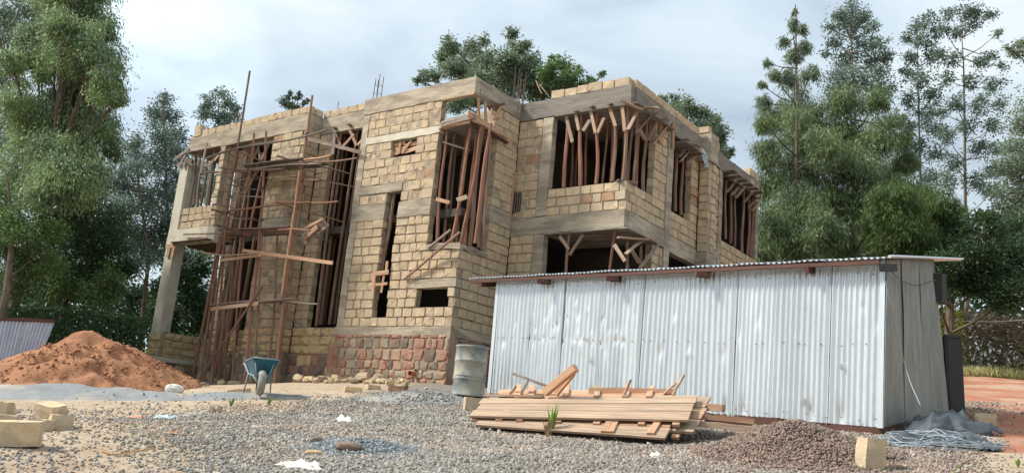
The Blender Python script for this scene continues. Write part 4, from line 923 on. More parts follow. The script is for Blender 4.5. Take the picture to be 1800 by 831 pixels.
def clods():
    r = np.random.RandomState(77); c = D(138, 700, 19.4); n = 2600; a = r.uniform(0, 6.283, n); q = r.uniform(.3, 1.06, n); u = 2.45 * q * np.cos(a); v = 2.6 * q * np.sin(a)
    x = c.x + u * HR.x + v * HF.x; y = c.y + u * HR.y + v * HF.y; S = np.clip(r.lognormal(-4.0, .5, n), .008, .06)
    stones('sand_clods', np.stack([x, y, TOP(x, y) + S * .2], 1), S, 'sand', 'small clods of sand lying on the red sand pile', 'clods', 78)
clods()

# ------------------------------------------------------------------ rocks and blocks on the ground
def chunk_mesh(sx, sy, sz, seed, cuts=7, sub=3, jit=.012, tight=.80, rnd=0.0):
    r = random.Random(seed); n = sub; vs = {}; V = []; F = []
    def vid(i, j, k):
        if (i, j, k) not in vs: vs[(i, j, k)] = len(V); V.append(Vector((i / n - .5, j / n - .5, k / n - .5)))
        return vs[(i, j, k)]
    for ax in range(3):
        for side in (0, n):
            for a in range(n):
                for b in range(n):
                    q = []
                    for da, db in ((0, 0), (1, 0), (1, 1), (0, 1)):
                        t = [0, 0, 0]; t[ax] = side; t[(ax + 1) % 3] = a + da; t[(ax + 2) % 3] = b + db; q.append(vid(*t))
                    F.append(tuple(q) if side else tuple(q[::-1]))
    for _ in range(cuts):
        nn = Vector((r.gauss(0, 1), r.gauss(0, 1), r.gauss(0, 1))).normalized(); sup = .5 * (abs(nn.x) + abs(nn.y) + abs(nn.z)); dd = sup * r.uniform(tight, .95)
        for v in V:
            e = v.dot(nn) - dd
            if e > 0: v -= nn * e
    V = [v.lerp(v.normalized() * .52, rnd) for v in V]
    V = [Vector((v.x * sx + r.uniform(-jit, jit), v.y * sy + r.uniform(-jit, jit), v.z * sz + r.uniform(-jit, jit))) for v in V]
    return V, F
def chunk(name, px, py, size, rz, m, label, cat, group=None, tilt=(0, 0), seed=None, d=None, cuts=6, tight=.84, lift=0.0, pos=None, rnd=0.0):
    p = Vector(pos) if pos is not None else (onground(px, py) if d is None else D(px, py, d))
    zt = float(TOP(np.array([p.x]), np.array([p.y]))[0])
    V, F = chunk_mesh(*size, seed if seed is not None else random.randrange(9999), cuts=cuts, tight=tight, jit=min(size) * .03, rnd=rnd, sub=5 if rnd else 3)
    R_ = Matrix.Rotation(rz + AR, 3, 'Z') @ Matrix.Rotation(tilt[0], 3, 'X') @ Matrix.Rotation(tilt[1], 3, 'Y')
    V = [R_ @ v for v in V]; lo = min(v.z for v in V); V = [v - Vector((0, 0, lo)) for v in V]
    o = mesh_obj(name, V, F, M[m]); o.location = (p.x, p.y, zt - .012 + lift); return tag(o, label, cat, group)
chunk('stone_block', 22, 786, (.42, .22, .21), .25, 'block', 'large yellow stone block lying nearest at the left edge', 'stone block', seed=1, tilt=(.06, -.05), tight=.86)
chunk('stone_block', 84, 752, (.26, .2, .17), -.4, 'block', 'tilted yellow block propped on two others at the left', 'stone block', seed=2, tilt=(.2, .1), lift=.07)
chunk('stone_block', 104, 755, (.20, .22, .15), .6, 'block', 'yellow block under the right side of the tilted one', 'stone block', seed=3)
chunk('stone_block', 72, 757, (.14, .2, .12), -.1, 'block', 'small yellow block under the left side of the tilted one', 'stone block', seed=4)
chunk('stone_block', 2, 733, (.18, .25, .19), .1, 'block', 'yellow block cut off by the left edge, behind the large one', 'stone block', seed=5)
chunk('stone_block', 10, 745, (.22, .16, .1), .2, 'block', 'flat yellow slab of stone just behind the large block', 'stone block', seed=6)
chunk('stone_block', 1530, 826, (.20, .21, .30), .12, 'block', 'yellow stone block standing on end before the shed corner', 'stone block', seed=7, tight=.88, tilt=(.03, .05))
chunk('stone_block', 829, 722, (.26, .2, .21), .2, 'block', 'yellow stone block between the steel drum and the plank stack', 'stone block', seed=8, tight=.88)
chunk('stone_block', 1730, 748, (.30, .2, .17), -.2, 'block', 'reddish yellow block behind the tarpaulin on red earth', 'stone block', seed=9)
chunk('stone_block', 1700, 742, (.22, .2, .12), .5, 'block_red', 'dark red block half hidden behind the tarpaulin', 'stone block', seed=10)
chunk('field_stone', 612, 795, (.26, .18, .10), .2, 'rub_c', 'brown stone half sunk in the blue grey chippings', 'stone', seed=12, rnd=.75, tight=.72, cuts=10)
chunk('field_stone', 552, 800, (.18, .13, .06), .1, 'rustic', 'flat brown stone left of the one in the chippings', 'stone', seed=13, rnd=.75, tight=.72, cuts=10)
chunk('field_stone', 556, 782, (.15, .1, .09), .6, 'rub_c', 'small dark stone above the flat brown one', 'stone', seed=14, rnd=.75, tight=.72, cuts=10)
chunk('field_stone', 308, 676, (.34, .26, .2), .1, 'bag', 'pale rounded boulder at the right toe of the sand pile', 'boulder', seed=15, rnd=.75, tight=.70, cuts=14, d=17.0)
chunk('field_stone', 1290, 772, (.2, .14, .06), .1, 'rub_a', 'pale flat stone beside the right end of the planks', 'stone', seed=16, rnd=.75, tight=.75, cuts=9)
chunk('field_stone', 620, 690, (.34, .2, .10), .25, 'rustic', 'flat pale slab in front of the red plinth', 'stone', seed=17, tight=.85, d=17.5)
chunk('field_stone', 700, 682, (.34, .2, .12), -.3, 'rub_b', 'long brown slab in front of the red plinth near the dust heap', 'stone', seed=18, tight=.85, d=17.8)
chunk('field_stone', 655, 684, (.27, .2, .10), .5, 'block', 'yellow slab between the two others before the plinth', 'stone', seed=19, tight=.85, d=18.2)
rb = random.Random(5)
for i in range(70):
    px = rb.uniform(500, 720) if i < 52 else rb.uniform(330, 440); p = Y(px, 670, rb.uniform(-1.7, -.35) if px > 450 else rb.uniform(-1.6, -.8)); s = rb.uniform(.10, .24) * (1.1 if i < 10 else .7)
    chunk('rubble_stone', 0, 0, (s * rb.uniform(.9, 1.5), s, s * rb.uniform(.5, .9)), rb.uniform(0, 3), rb.choice(['block', 'rustic', 'block', 'rub_a']),
          'broken yellow stone in the rubble under the plinth' if px > 450 else 'broken stone in the rubble at the foot of the scaffold', 'rubble stone', 'broken stones along the foot of the house', tilt=(rb.uniform(-.4, .4), rb.uniform(-.4, .4)), cuts=11, tight=.68, pos=p, rnd=.18)

# ------------------------------------------------------------------ corrugated iron shed
def sheet(name, q, waves, m, parent, org, amp=.011, nv=14, per=6, dents=(), seed=0, warp=.006, along='u', thick=0):
    """corrugated sheet on a quad: bl, br, tr, tl (seen from outside); ridges run up the sheet"""
    P = [np.array(Vector(p)) for p in q]; org = np.array(Vector(org)); r = np.random.RandomState(seed)
    nu = waves * per; U, Vv = np.meshgrid(np.linspace(0, 1, nu + 1), np.linspace(0, 1, nv + 1))
    G = (P[0][None, None] * (1 - U)[..., None] + P[1][None, None] * U[..., None]) * (1 - Vv)[..., None] + (P[3][None, None] * (1 - U)[..., None] + P[2][None, None] * U[..., None]) * Vv[..., None]
    n = np.cross(P[1] - P[0], P[3] - P[0]); n /= np.linalg.norm(n)
    wa = np.interp(U * waves, np.arange(waves + 1), r.uniform(.8, 1.15, waves + 1)); Uw = U + .012 * np.sin(U * 9 + r.uniform(0, 6)) * U * (1 - U) * 4
    cs_ = np.cos(Uw * waves * 2 * math.pi); h = amp * wa * (cs_ * .8 + np.sign(cs_) * np.abs(cs_) ** .5 * .2) + warp * (np.sin(Vv * 5 + r.uniform(0, 6) + U * 3) + np.sin(Vv * 11 + U * 9 + r.uniform(0, 6)) * .5)
    flat = np.ones_like(U)
    for (a, b, su, sv, dep) in dents:
        g = np.exp(-((U - a) / su) ** 2 - ((Vv - b) / sv) ** 2); flat *= 1 - .75 * g; h = h * (1 - .6 * g) - dep * g
    h = h + r.normal(0, .0008, h.shape)
    G = G + n[None, None] * h[..., None] - org
    w = nu + 1; i = np.arange((nv + 1) * w).reshape(nv + 1, w); F = np.stack([i[:-1, :-1], i[:-1, 1:], i[1:, 1:], i[1:, :-1]], -1).reshape(-1, 4)
    o = np_obj(name, G.reshape(-1, 3), F, m if not isinstance(m, str) else M[m], parent, smooth=True)
    return o
A0 = D(860, 691, 17.3); A1 = D(877, 490, 17.3); B0 = D(1548, 752, 11.6); B1 = D(1553, 457, 11.6); E0 = D(1666, 722, 13.1); E1 = D(1641, 455, 13.1)
SH = Vector((B0.x, B0.y, B0.z))
shed = thing('iron_shed', SH, 'long corrugated iron site shed with low pitched tin roof in front of the house', 'shed')
FN = (B0 - A0).cross(A1 - A0).normalized()
joints = [0, .125, .235, .355, .47, .585, .705, .80, .90, 1.0]
rs = random.Random(3)
for i in range(9):
    a, b = joints[i] - .004, joints[i + 1] + .006; off = FN * (.004 if i % 2 else -.004)
    tl = rs.uniform(-.004, .004)
    q = [A0.lerp(B0, a) + off, A0.lerp(B0, b) + off, A1.lerp(B1, b + tl) + off, A1.lerp(B1, a + tl) + off]
    q[0] += Vector((0, 0, rs.uniform(-.02, .03))); q[1] += Vector((0, 0, rs.uniform(-.02, .03)))
    dents = [(rs.uniform(.1, .9), rs.uniform(.35, .75), rs.uniform(.02, .06), rs.uniform(.015, .06), rs.uniform(-.02, .03)) for _ in range(16 if i in (1, 2, 3) else 2)]
    if i == 3: dents += [(.92, .22, .06, .22, .035), (.75, .3, .08, .3, .03)]
    dents += [(rs.uniform(.1, .9), .03, .05, .07, .03) for _ in range(2)]
    if i in (1, 2, 3): dents += [(k, .47 + rs.uniform(-.02, .02), .02, .018, .018) for k in (.1, .25, .4, .5, .62, .8)]
    sheet('wall_sheet', q, 10, 'zinc', shed, SH, nv=44, dents=dents, seed=i, amp=.020, warp=.0015 if i not in (1, 2, 3) else .006)
EN = (E0 - B0).cross(B1 - B0).normalized()
for i in range(3):
    a, b = i / 3 - .005, (i + 1) / 3 + .005; off = EN * (.004 if i % 2 else -.004)
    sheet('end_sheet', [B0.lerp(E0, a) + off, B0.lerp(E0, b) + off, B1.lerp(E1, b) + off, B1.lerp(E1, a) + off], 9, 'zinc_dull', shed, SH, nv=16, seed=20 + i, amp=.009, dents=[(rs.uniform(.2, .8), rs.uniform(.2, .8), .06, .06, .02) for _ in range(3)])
UPW = (B1 - B0).normalized(); ALW = (B0 - A0).normalized()
for (u, v, w_, h_, an) in ((.335, .30, .05, .16, .5), (.345, .10, .04, .10, .7), (.64, .04, .07, .10, .6), (.735, .06, .06, .09, .5), (.86, .10, .08, .10, .4), (.93, .33, .05, .08, .6), (.13, .60, .03, .06, .8), (.21, .57, .03, .07, .8), (.30, .58, .03, .06, .9), (.255, .66, .03, .05, .9), (.32, .47, .04, .06, .7), (.18, .49, .04, .03, .8), (.22, .48, .04, .03, .8)):
    p = A0.lerp(B0, u).lerp(A1.lerp(B1, u), v) + FN * .022; tp_ = p + UPW * h_ * math.cos(an) + FN * h_ * math.sin(an) * .5
    quad_plank('torn_flap', p - ALW * w_ / 2, p + ALW * w_ / 2, tp_ + ALW * w_ * .35, tp_ - ALW * w_ * .3 + UPW * .015, .002, M['zinc'], shed, SH)
# far walls
BK = E0 - B0; BK1 = E1 - B1
C0 = A0 + Vector((BK.x, BK.y, .25)); C1 = A1 + BK1
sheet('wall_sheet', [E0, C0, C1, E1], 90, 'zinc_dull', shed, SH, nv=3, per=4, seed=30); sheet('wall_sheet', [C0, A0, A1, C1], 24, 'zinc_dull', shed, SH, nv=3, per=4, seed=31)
# corner flashing, nails, base timbers
mb = MB(SH); mb.bar(B0 + FN * .018 + EN * .0, B1 + FN * .018, .07, .004, FN); mb.build('corner_flashing', M['zinc'], shed)
mb = MB(SH); mb.bar(A0 + FN * .018, A1 + FN * .018, .09, .004, FN); mb.build('corner_flashing', M['zinc'], shed)
mb = MB(SH)
for v in (.04, .48, .92):
    for k in range(34):
        u = (k + .5 + rs.uniform(-.45, .45)) / 34; p = A0.lerp(B0, u).lerp(A1.lerp(B1, u), v + rs.uniform(-.012, .012)); mb.bar(p, p + FN * .028, .010, .010)
o = mb.build('nail_heads', M['steel'], shed); o['kind'] = 'stuff'
dn_ = Vector((0, 0, -.06))
for a, b in ((.0, .33), (.34, .66), (.67, 1.0)): local_bar('sill_timber', A0.lerp(B0, a) + dn_ - FN * .05, A0.lerp(B0, b) + dn_ - FN * .05, .1, .14, M['rust_wood'], shed, org=SH)
local_bar('sill_timber', B0 + dn_ - EN * .06, E0 + dn_ - EN * .06, .1, .12, M['rust_wood'], shed, org=SH)
mb = MB(SH)
for a in (.12, .3, .5, .7, .88, .97):
    p = A0.lerp(B0, a) - FN * .08; mb.box((p.x - .12, p.y - .12, gz(p.x, p.y) - .15), (p.x + .12, p.y + .12, p.z - .12))
mb.build('footing_stones', M['block'], shed)
# roof
RF0 = D(826, 489.5, 17.65); RF1 = D(1566, 451, 11.3); RB1 = D(1690, 456, 13.7); RB0 = RF0 + (RB1 - RF1)
RN = (RF1 - RF0).cross(RB1 - RF1).normalized()
for i in range(9):
    a, b = i / 9 - .003, (i + 1) / 9 + .003; off = RN * (.004 if i % 2 else 0)
    sheet('roof_sheet', [RF0.lerp(RF1, a) + off, RF0.lerp(RF1, b) + off, RB0.lerp(RB1, b) + off, RB0.lerp(RB1, a) + off], 12, 'zinc', shed, SH, nv=3, amp=.016, seed=40 + i)
dz = Vector((0, 0, -.055))
local_bar('fascia_board', RF0.lerp(RF1, .005) + dz + HF * .05, RF0.lerp(RF1, .985) + dz + HF * .05, .04, .055, M['rust_wood'], shed, org=SH)
for u in (.04, .245, .44, .655, .86):
    p = RF0.lerp(RF1, u) + Vector((0, 0, -.13)); q = RB0.lerp(RB1, u) + Vector((0, 0, -.13)); local_bar('rafter', p, q, .06, .10, M['rust_wood'], shed, org=SH)
for u in (.245, .44, .655): 
    p = RF0.lerp(RF1, u) + Vector((0, 0, -.13)); mb = MB(SH); mb.bar(p - HR * .1 + HF * .0, p + HR * .12, .1, .08); mb.build('bracket', M['rust_wood'], shed)
p = RF1 + Vector((0, 0, -.16)) - HR * .12; mb = MB(SH); mb.bar(p, p + (RB1 - RF1) * .15, .07, .10); mb.build('bracket', M['black'], shed)
mb = MB(SH); mb.bar(RF1 + Vector((0, 0, .012)), RB1 + Vector((0, 0, .012)), .07, .022); mb.build('verge_flashing', M['zinc'], shed)
# hatch at the rear corner and loose wiring
h0 = E0.lerp(E1, .72); hx = (E0 - B0).normalized(); ha = thing('window_hatch', h0, 'small black open hatch box at the rear top corner of the iron shed', 'hatch')
mb = MB(h0); c = h0 + Vector((0, 0, .0)); 
mb.add([c + hx * s * .09 + EN * t * .0 + HR * k * .11 + Vector((0, 0, z)) for z in (.0, .42) for s, k in ((-1, 0), (1, 0), (1, 1), (-1, 1)) for t in (0,)], [(3, 2, 1, 0), (4, 5, 6, 7), (0, 1, 5, 4), (1, 2, 6, 5), (2, 3, 7, 6), (3, 0, 4, 7)])
mb.build('box', M['black'], ha)
local_bar('frame', h0 + HR * .0 - HF * .06 + Vector((0, 0, -.03)), h0 + HR * .16 - HF * .05 + Vector((0, 0, -.05)), .05, .03, M['rust_wood'], ha, org=h0)
dl = [D(1661, 590, 13.5), D(1690, 591, 13.7), D(1697, 727, 13.7), D(1668, 724, 13.5)]
dq = thing('door_leaf', dl[3], 'plain black door leaf standing open behind the shed end', 'door')
quad_plank('panel', dl[3], dl[2], dl[1], dl[0], .04, M['black'], dq, dl[3])
mb = MB(dl[3]); mb.bar(dl[0], dl[1], .05, .045); mb.bar(dl[3], dl[0], .05, .05); mb.build('edge_frame', M['black'], dq)
def cable(name, pts, r, m, label, cat, n=5):
    P = [Vector(p) for p in pts]; out = []
    for i in range(len(P) - 1):
        p0, p1, p2, p3 = P[max(i - 1, 0)], P[i], P[i + 1], P[min(i + 2, len(P) - 1)]
        for k in range(6):
            t = k / 6; out.append(.5 * ((2 * p1) + (p2 - p0) * t + (2 * p0 - 5 * p1 + 4 * p2 - p3) * t * t + (3 * p1 - p0 - 3 * p2 + p3) * t ** 3))
    out.append(P[-1]); mb = MB(out[0]); mb.tube(out, r, n); o = mb.build(name, M[m], None, True); o.location = out[0]; return tag(o, label, cat)
cable('wire', [D(1550, 470, 11.45), D(1562, 520, 11.5), D(1580, 600, 11.7), D(1598, 665, 11.5), D(1618, 712, 11.2)], .006, 'cable', 'thin grey wire hanging from the shed roof to the coil', 'wire')
cable('wire', [D(1562, 472, 11.55), D(1585, 492, 11.9), D(1612, 501, 12.3), D(1645, 492, 12.9)], .006, 'steel', 'dark wire drooping across the top of the shed end wall', 'wire')

# ------------------------------------------------------------------ steel drum
p = onground(822, 697, 14, 18); p = D(822, 697, 15.9); gzd = float(TOP(np.array([p.x]), np.array([p.y]))[0]); dr = thing('steel_drum', (p.x, p.y, gzd - .02), 'dusty grey steel drum standing between the house plinth and the shed', 'drum')
prof = [(.0, .01), (.285, .01), (.295, .0), (.295, .03), (.285, .04)]
for z in (.29, .31, .33): pass
for zc in (.30, .35, .62): prof += [(.285, zc - .025), (.297, zc - .008), (.297, zc + .008), (.285, zc + .025)]
prof += [(.287, .84), (.297, .85), (.297, .885), (.285, .885), (.28, .86)]
MB().lathe(prof, n=36).build('shell', M['drum'], dr, True)
MB().lathe([(.28, .862), (.0, .862)], n=36).build('lid', M['drum'], dr, True); MB().lathe([(.0, .885), (.035, .885), (.035, .86)], (.14, -.08, 0), 12).build('bung', M['steel'], dr)

# ------------------------------------------------------------------ wheelbarrow
p = D(455, 691, 15.7); zb = float(TOP(np.array([p.x]), np.array([p.y]))[0])
wb = thing('wheelbarrow', (p.x, p.y, zb), 'blue builders wheelbarrow facing the camera with a dusty tyre', 'wheelbarrow', rz=AR + .34)
mb = MB(); T = [(-.20, -.30, .62), (.24, -.30, .62), (.30, .52, .60), (-.27, .52, .60)]; Bq = [(-.12, -.10, .36), (.15, -.10, .36), (.18, .34, .36), (-.16, .34, .36)]
I = [tuple(Vector(v) * .94 + Vector((0, .005, .035))) for v in Bq]; Ti = [(x * .95, y * .97, z) for x, y, z in T]
mb.add(T + Bq + Ti + I, [(4, 5, 1, 0), (5, 6, 2, 1), (6, 7, 3, 2), (7, 4, 0, 3), (7, 6, 5, 4), (8, 9, 13, 12), (9, 10, 14, 13), (10, 11, 15, 14), (11, 8, 12, 15), (12, 13, 14, 15), (0, 1, 9, 8), (1, 2, 10, 9), (2, 3, 11, 10), (3, 0, 8, 11)])
mb.build('tray', M['blue'], wb)
mb = MB(); mb.tube([T[0], T[1], T[2], T[3], T[0]], .013, 6); mb.build('rim', M['dustblue'], wb, True)
wh = MB(); 
prof = []
for k in range(9): a = math.pi * k / 8; prof.append((.15 + .068 * math.sin(a), -.068 * math.cos(a)))
wh.lathe(prof, n=28); o = wh.build('wheel', M['rubber'], wb, True); o.rotation_euler = (0, math.pi / 2, 0); o.location = (-.01, -.26, .21)
r_ = MB().lathe([(.0, -.03), (.05, -.04), (.145, -.045), (.145, .045), (.05, .04), (.0, .03)], n=20).build('rim', M['dustblue'], o, True)
for s, nm in ((-1, 'handle'), (1, 'handle')):
    MB().tube([(s * .07, -.27, .21), (s * .15, -.02, .34), (s * .19, .40, .37), (s * .26, .80, .56), (s * .27, .95, .57)], .016, 7).build(nm, M['dustblue'], wb, True)
    MB().tube([(s * .20, .36, .37), (s * .23, .42, .02), (s * .20, .50, .0)], .014, 6).build('leg', M['dustblue'], wb, True)
    MB().tube([(s * .08, -.25, .23), (s * .16, -.24, .56)], .012, 6).build('brace', M['dustblue'], wb, True)
MB().tube([(-.075, -.26, .21), (.075, -.26, .21)], .012, 6).build('axle', M['steel'], wb)

# ------------------------------------------------------------------ stack of formwork panels and planks
def lerp4(q, u, v): return (q[0] * (1 - u) + q[1] * u) * (1 - v) + (q[3] * (1 - u) + q[2] * u) * v
def panel(name, label, q, cuts, mats, battens, bt='plank', ends=0.0, seed=0, under=True):
    """q: bl, br, tr, tl. planks run along u, cuts are v limits, battens at u (below) or on top"""
    r = random.Random(seed); o_ = (q[0] + q[1]) / 2; t = thing(name, o_, label, 'formwork panel', 'formwork panels stacked by the shed')
    N_ = (q[1] - q[0]).cross(q[3] - q[0]).normalized()
    for i, (a, b) in enumerate(zip(cuts[:-1], cuts[1:])):
        u0, u1 = r.uniform(-ends, ends), 1 + r.uniform(-ends, ends); lift = N_ * r.uniform(0, .008)
        quad_plank('plank', lerp4(q, u0, a + .012) + lift, lerp4(q, u1, a + .012) + lift, lerp4(q, u1, b - .012) + lift, lerp4(q, u0, b - .012) + lift, .028, M[mats[i % len(mats)]], t, o_)
    for (u, v0, v1, up) in battens:
        off = N_ * (.018 if up else -.055); local_bar('batten', lerp4(q, u, v0) + off, lerp4(q, u + r.uniform(-.01, .01), v1) + off, .085, .035, M[bt], t, up=N_, org=o_)
    return t
q1 = [D(826, 731, 11.9), D(1209, 738, 11.0), D(1223, 694, 11.95), D(853, 699, 12.8)]
q2 = [D(838, 747, 11.75), D(1166, 770, 10.75), D(1186, 734, 11.3), D(852, 722, 12.2)]
q3 = [D(1090, 752, 11.2), D(1213, 759, 10.95), D(1252, 697, 12.1), D(1130, 692, 12.4)]
panel('formwork_panel', 'bottom panel of pale boards with cross battens, lowest in the stack', q2, [0, .5, 1], ['plank_pale', 'plank'], [(.12, .55, 1.0, 1), (.40, .1, .9, 1), (.70, .05, 1, 1), (.73, .05, 1, 1), (.93, .1, 1, 1)], seed=1, ends=.01)
panel('formwork_panel', 'panel of short boards sticking out at the right of the stack', q3, [0, .34, .66, 1], ['plank_pale', 'plank'], [(.8, -.05, .98, 0)], seed=2, ends=.04)
panel('formwork_panel', 'long dusty panel of three wide boards on top of the stack', q1, [0, .33, .66, 1.0], ['plank_pale'], [(.02, .0, 1.15, 0), (.14, .0, 1.25, 0), (.24, -.02, 1.3, 0), (.42, -.04, 1.05, 0), (.60, -.05, 1.25, 0), (.80, -.06, 1.1, 0), (.95, -.06, 1.0, 0)], seed=3, ends=.012)
q4 = [D(880, 700, 12.7), D(1190, 700, 11.9), D(1195, 686, 12.6), D(880, 684, 13.4)]
panel('formwork_panel', 'rear panel of orange boards leaning behind the long dusty one', q4, [0, .5, 1], ['plank'], [(.1, .0, 1.4, 1), (.18, 0, 1.4, 1), (.38, 0, 1.5, 1), (.56, 0, 1.3, 1), (.72, 0, 1.5, 1), (.85, 0, 1.4, 1)], seed=4, ends=.02)
PG = 'loose planks by the shed'
for lab, a, b, w, t, mm in (
    ('thick square timber sticking up steeply from the plank stack', D(958, 690, 12.5), D(1012, 646, 12.2), .09, .10, 'plank'),
    ('thinner board beside the thick timber sticking up from the stack', D(978, 692, 12.6), D(1008, 655, 12.4), .05, .07, 'plank'),
    ('grey brown board rising to the left out of the plank stack', D(968, 680, 12.7), D(901, 656, 12.9), .10, .035, 'plank_old'),
    ('pointed board sticking up near the right end of the stack', D(1182, 694, 12.2), D(1202, 658, 12.2), .09, .03, 'plank'),
    ('wide broken board behind the pointed one', D(1165, 694, 12.3), D(1187, 672, 12.3), .16, .02, 'plank'),
    ('short pale board sticking up beside the torn shed sheet', D(1096, 696, 12.2), D(1108, 667, 12.2), .07, .03, 'plank_pale'),
    ('short batten sticking up at the left end of the stack', D(915, 693, 12.8), D(930, 666, 12.8), .08, .03, 'plank_pale'),
    ('small batten at the left end of the stack', D(896, 692, 12.9), D(908, 678, 12.9), .07, .03, 'plank'),
    ('ragged slat lying along the top left of the stack', D(853, 694, 12.85), D(955, 696, 12.5), .08, .03, 'plank_pale'),
    ('long orange board on edge at the back of the stack', D(1035, 686, 12.7), D(1188, 689, 12.4), .03, .09, 'plank'),
    ('short beam end poking out right of the stack, the upper one', D(1235, 714, 11.9), D(1272, 718, 11.7), .09, .09, 'plank'),
    ('long beam lying on the ground right of the stack', D(1215, 729, 11.6), D(1326, 741, 11.4), .09, .07, 'plank'),
    ('lowest beam on the ground at the right end of the stack', D(1225, 744, 11.45), D(1332, 754, 11.3), .10, .07, 'plank_pale'),
    ('dark beam behind the lowest one at the right end', D(1240, 735, 11.8), D(1322, 744, 11.6), .08, .07, 'rust_wood'),
    ('red timber lying on the ground by the scaffold foot', D(400, 688, 17.2), D(440, 685, 17.2), .08, .06, 'plank')):
    board_thing('plank', lab, 'plank', (a, b), w, t, mm, group=PG)

# ------------------------------------------------------------------ tarpaulin and cable coil
def tarp_heap(name, px, py, d, ex, ey, hh, label, seed, m='tarp', n=46):
    c = D(px, py, d); r = np.random.RandomState(seed); u = np.linspace(-1, 1, n); U, V_ = np.meshgrid(u, u); rr = np.sqrt(U ** 2 + V_ ** 2)
    x = c.x + U * ex * HR.x + V_ * ey * HF.x; y = c.y + U * ex * HR.y + V_ * ey * HF.y
    an = np.arctan2(V_, U); edge = .82 + .16 * np.sin(3 * an + seed) + .1 * np.sin(7 * an + 2 * seed)
    f = np.zeros_like(x)
    for k in range(9):
        a = r.uniform(0, 6.28); fr = r.uniform(3, 9) * 1.25 ** (k * .5); f += (1 - np.abs(np.sin((U * math.cos(a) + V_ * math.sin(a)) * fr + r.uniform(0, 6)))) ** 2 / (1 + .35 * k)
    f /= f.max(); k = np.clip((edge - rr) / .45, 0, 1) ** .6
    z = TOP(x, y) + k * hh * (.35 + .95 * f) + .004; keepv = (rr < edge).ravel()
    V = np.stack([x.ravel() - c.x, y.ravel() - c.y, z.ravel()], 1); i = np.arange(n * n).reshape(n, n); F = np.stack([i[:-1, :-1], i[:-1, 1:], i[1:, 1:], i[1:, :-1]], -1).reshape(-1, 4)
    o = np_obj(name, V, F[keepv[F].all(1)], M[m]); o.location = (c.x, c.y, 0)
    md = o.modifiers.new('thickness', 'SOLIDIFY'); md.thickness = .004; return tag(o, label, 'tarpaulin')
tarp_heap('tarpaulin', 1660, 748, 11.6, .70, .45, .26, 'dark grey tarpaulin bunched against the end of the shed', 2)
tarp_heap('tarpaulin', 1665, 785, 10.6, .78, .55, .15, 'grey tarpaulin spread on the ground under the cable coil', 5)
def coil():
    r = random.Random(8); c0 = D(1650, 782, 10.5); mb = MB(c0); pts = []
    for k in range(20):
        cx = r.uniform(-.32, .32); cy = r.uniform(-.2, .2); ra = r.uniform(.26, .60); rb_ = ra * r.uniform(.5, .95); ph = r.uniform(0, 6.28); el = r.uniform(-.6, .6)
        for j in range(18):
            t = ph + 2 * math.pi * j / 18; u = cx + ra * math.cos(t) * math.cos(el) - rb_ * math.sin(t) * math.sin(el); v = cy + ra * math.cos(t) * math.sin(el) + rb_ * math.sin(t) * math.cos(el)
            pts.append((c0.x + u * HR.x + v * HF.x, c0.y + u * HR.y + v * HF.y))
    X_ = np.array(pts); z = TOP(X_[:, 0], X_[:, 1]); RR = np.hypot(X_[:, 0] - c0.x, X_[:, 1] - c0.y)
    P = [Vector((x, y, zz + .13 + .05 * math.sin(i * .37) + .015 * math.sin(i * 1.3) - .13 * min(1, q / .9))) for i, ((x, y), zz, q) in enumerate(zip(pts, z, RR))]
    out = []
    for i in range(len(P) - 1):
        p0, p1, p2, p3 = P[max(i - 1, 0)], P[i], P[i + 1], P[min(i + 2, len(P) - 1)]
        for k in range(3):
            t = k / 3; out.append(.5 * ((2 * p1) + (p2 - p0) * t + (2 * p0 - 5 * p1 + 4 * p2 - p3) * t * t + (3 * p1 - p0 - 3 * p2 + p3) * t ** 3))
    mb.tube(out, .006, 5); o = mb.build('cable_coil', M['cable'], None, True); o.location = c0; tag(o, 'tangled coil of grey cable lying over the tarpaulin', 'cable')
coil()

# ------------------------------------------------------------------ litter and weeds
def rag(px, py, w, dd, m, label, cat, hgt=.07, seed=1, ang=0.0, d=None):
    p = onground(px, py); n = 21; r = np.random.RandomState(seed); u = np.linspace(-1, 1, n); U, V_ = np.meshgrid(u, u); an = np.arctan2(V_, U); rr = np.sqrt(U * U + V_ * V_)
    edge = .85 + .22 * np.sin(2 * an + seed) + .16 * np.sin(5 * an + seed * 2); U2 = U * edge; V2 = V_ * edge
    ca, sa = math.cos(ang), math.sin(ang); a = (U2 * ca - V2 * sa) * w; b = (U2 * sa + V2 * ca) * dd
    x = p.x + a * HR.x + b * HF.x; y = p.y + a * HR.y + b * HF.y
    f = (1 - np.abs(np.sin(U * 4 + seed + V_))) * .6 + (1 - np.abs(np.sin(V_ * 6 + U * 4 + seed * 3))) * .5 + (1 - np.abs(np.sin(V_ * 9 - U * 7 + seed * 5))) * .3 + r.uniform(0, .12, U.shape)
    z = TOP(x, y) + .012 + hgt * f * np.clip((1.1 - rr) * 2, 0.05, 1); V = np.stack([x.ravel() - p.x, y.ravel() - p.y, z.ravel() - p.z], 1); i = np.arange(n * n).reshape(n, n)
    F = np.stack([i[:-1, :-1], i[:-1, 1:], i[1:, 1:], i[1:, :-1]], -1).reshape(-1, 4); o = np_obj('litter', V, F[(rr < 1.25).ravel()[F].all(1)], M[m]); o.location = p
    md = o.modifiers.new('thickness', 'SOLIDIFY'); md.thickness = .003; return tag(o, label, cat)
rag(528, 822, .21, .14, 'bag', 'flattened white sack at the bottom edge of the gravel', 'sack', .05, 3)
rag(604, 742, .16, .12, 'bag', 'crumpled white paper sack in the middle of the gravel', 'sack', .07, 4)
rag(1152, 803, .10, .07, 'bag', 'torn white paper scrap in front of the plank stack', 'paper scrap', .04, 5)
rag(292, 736, .16, .12, 'poly', 'pale blue crumpled plastic on the dirt before the grey dust', 'plastic bag', .05, 6)
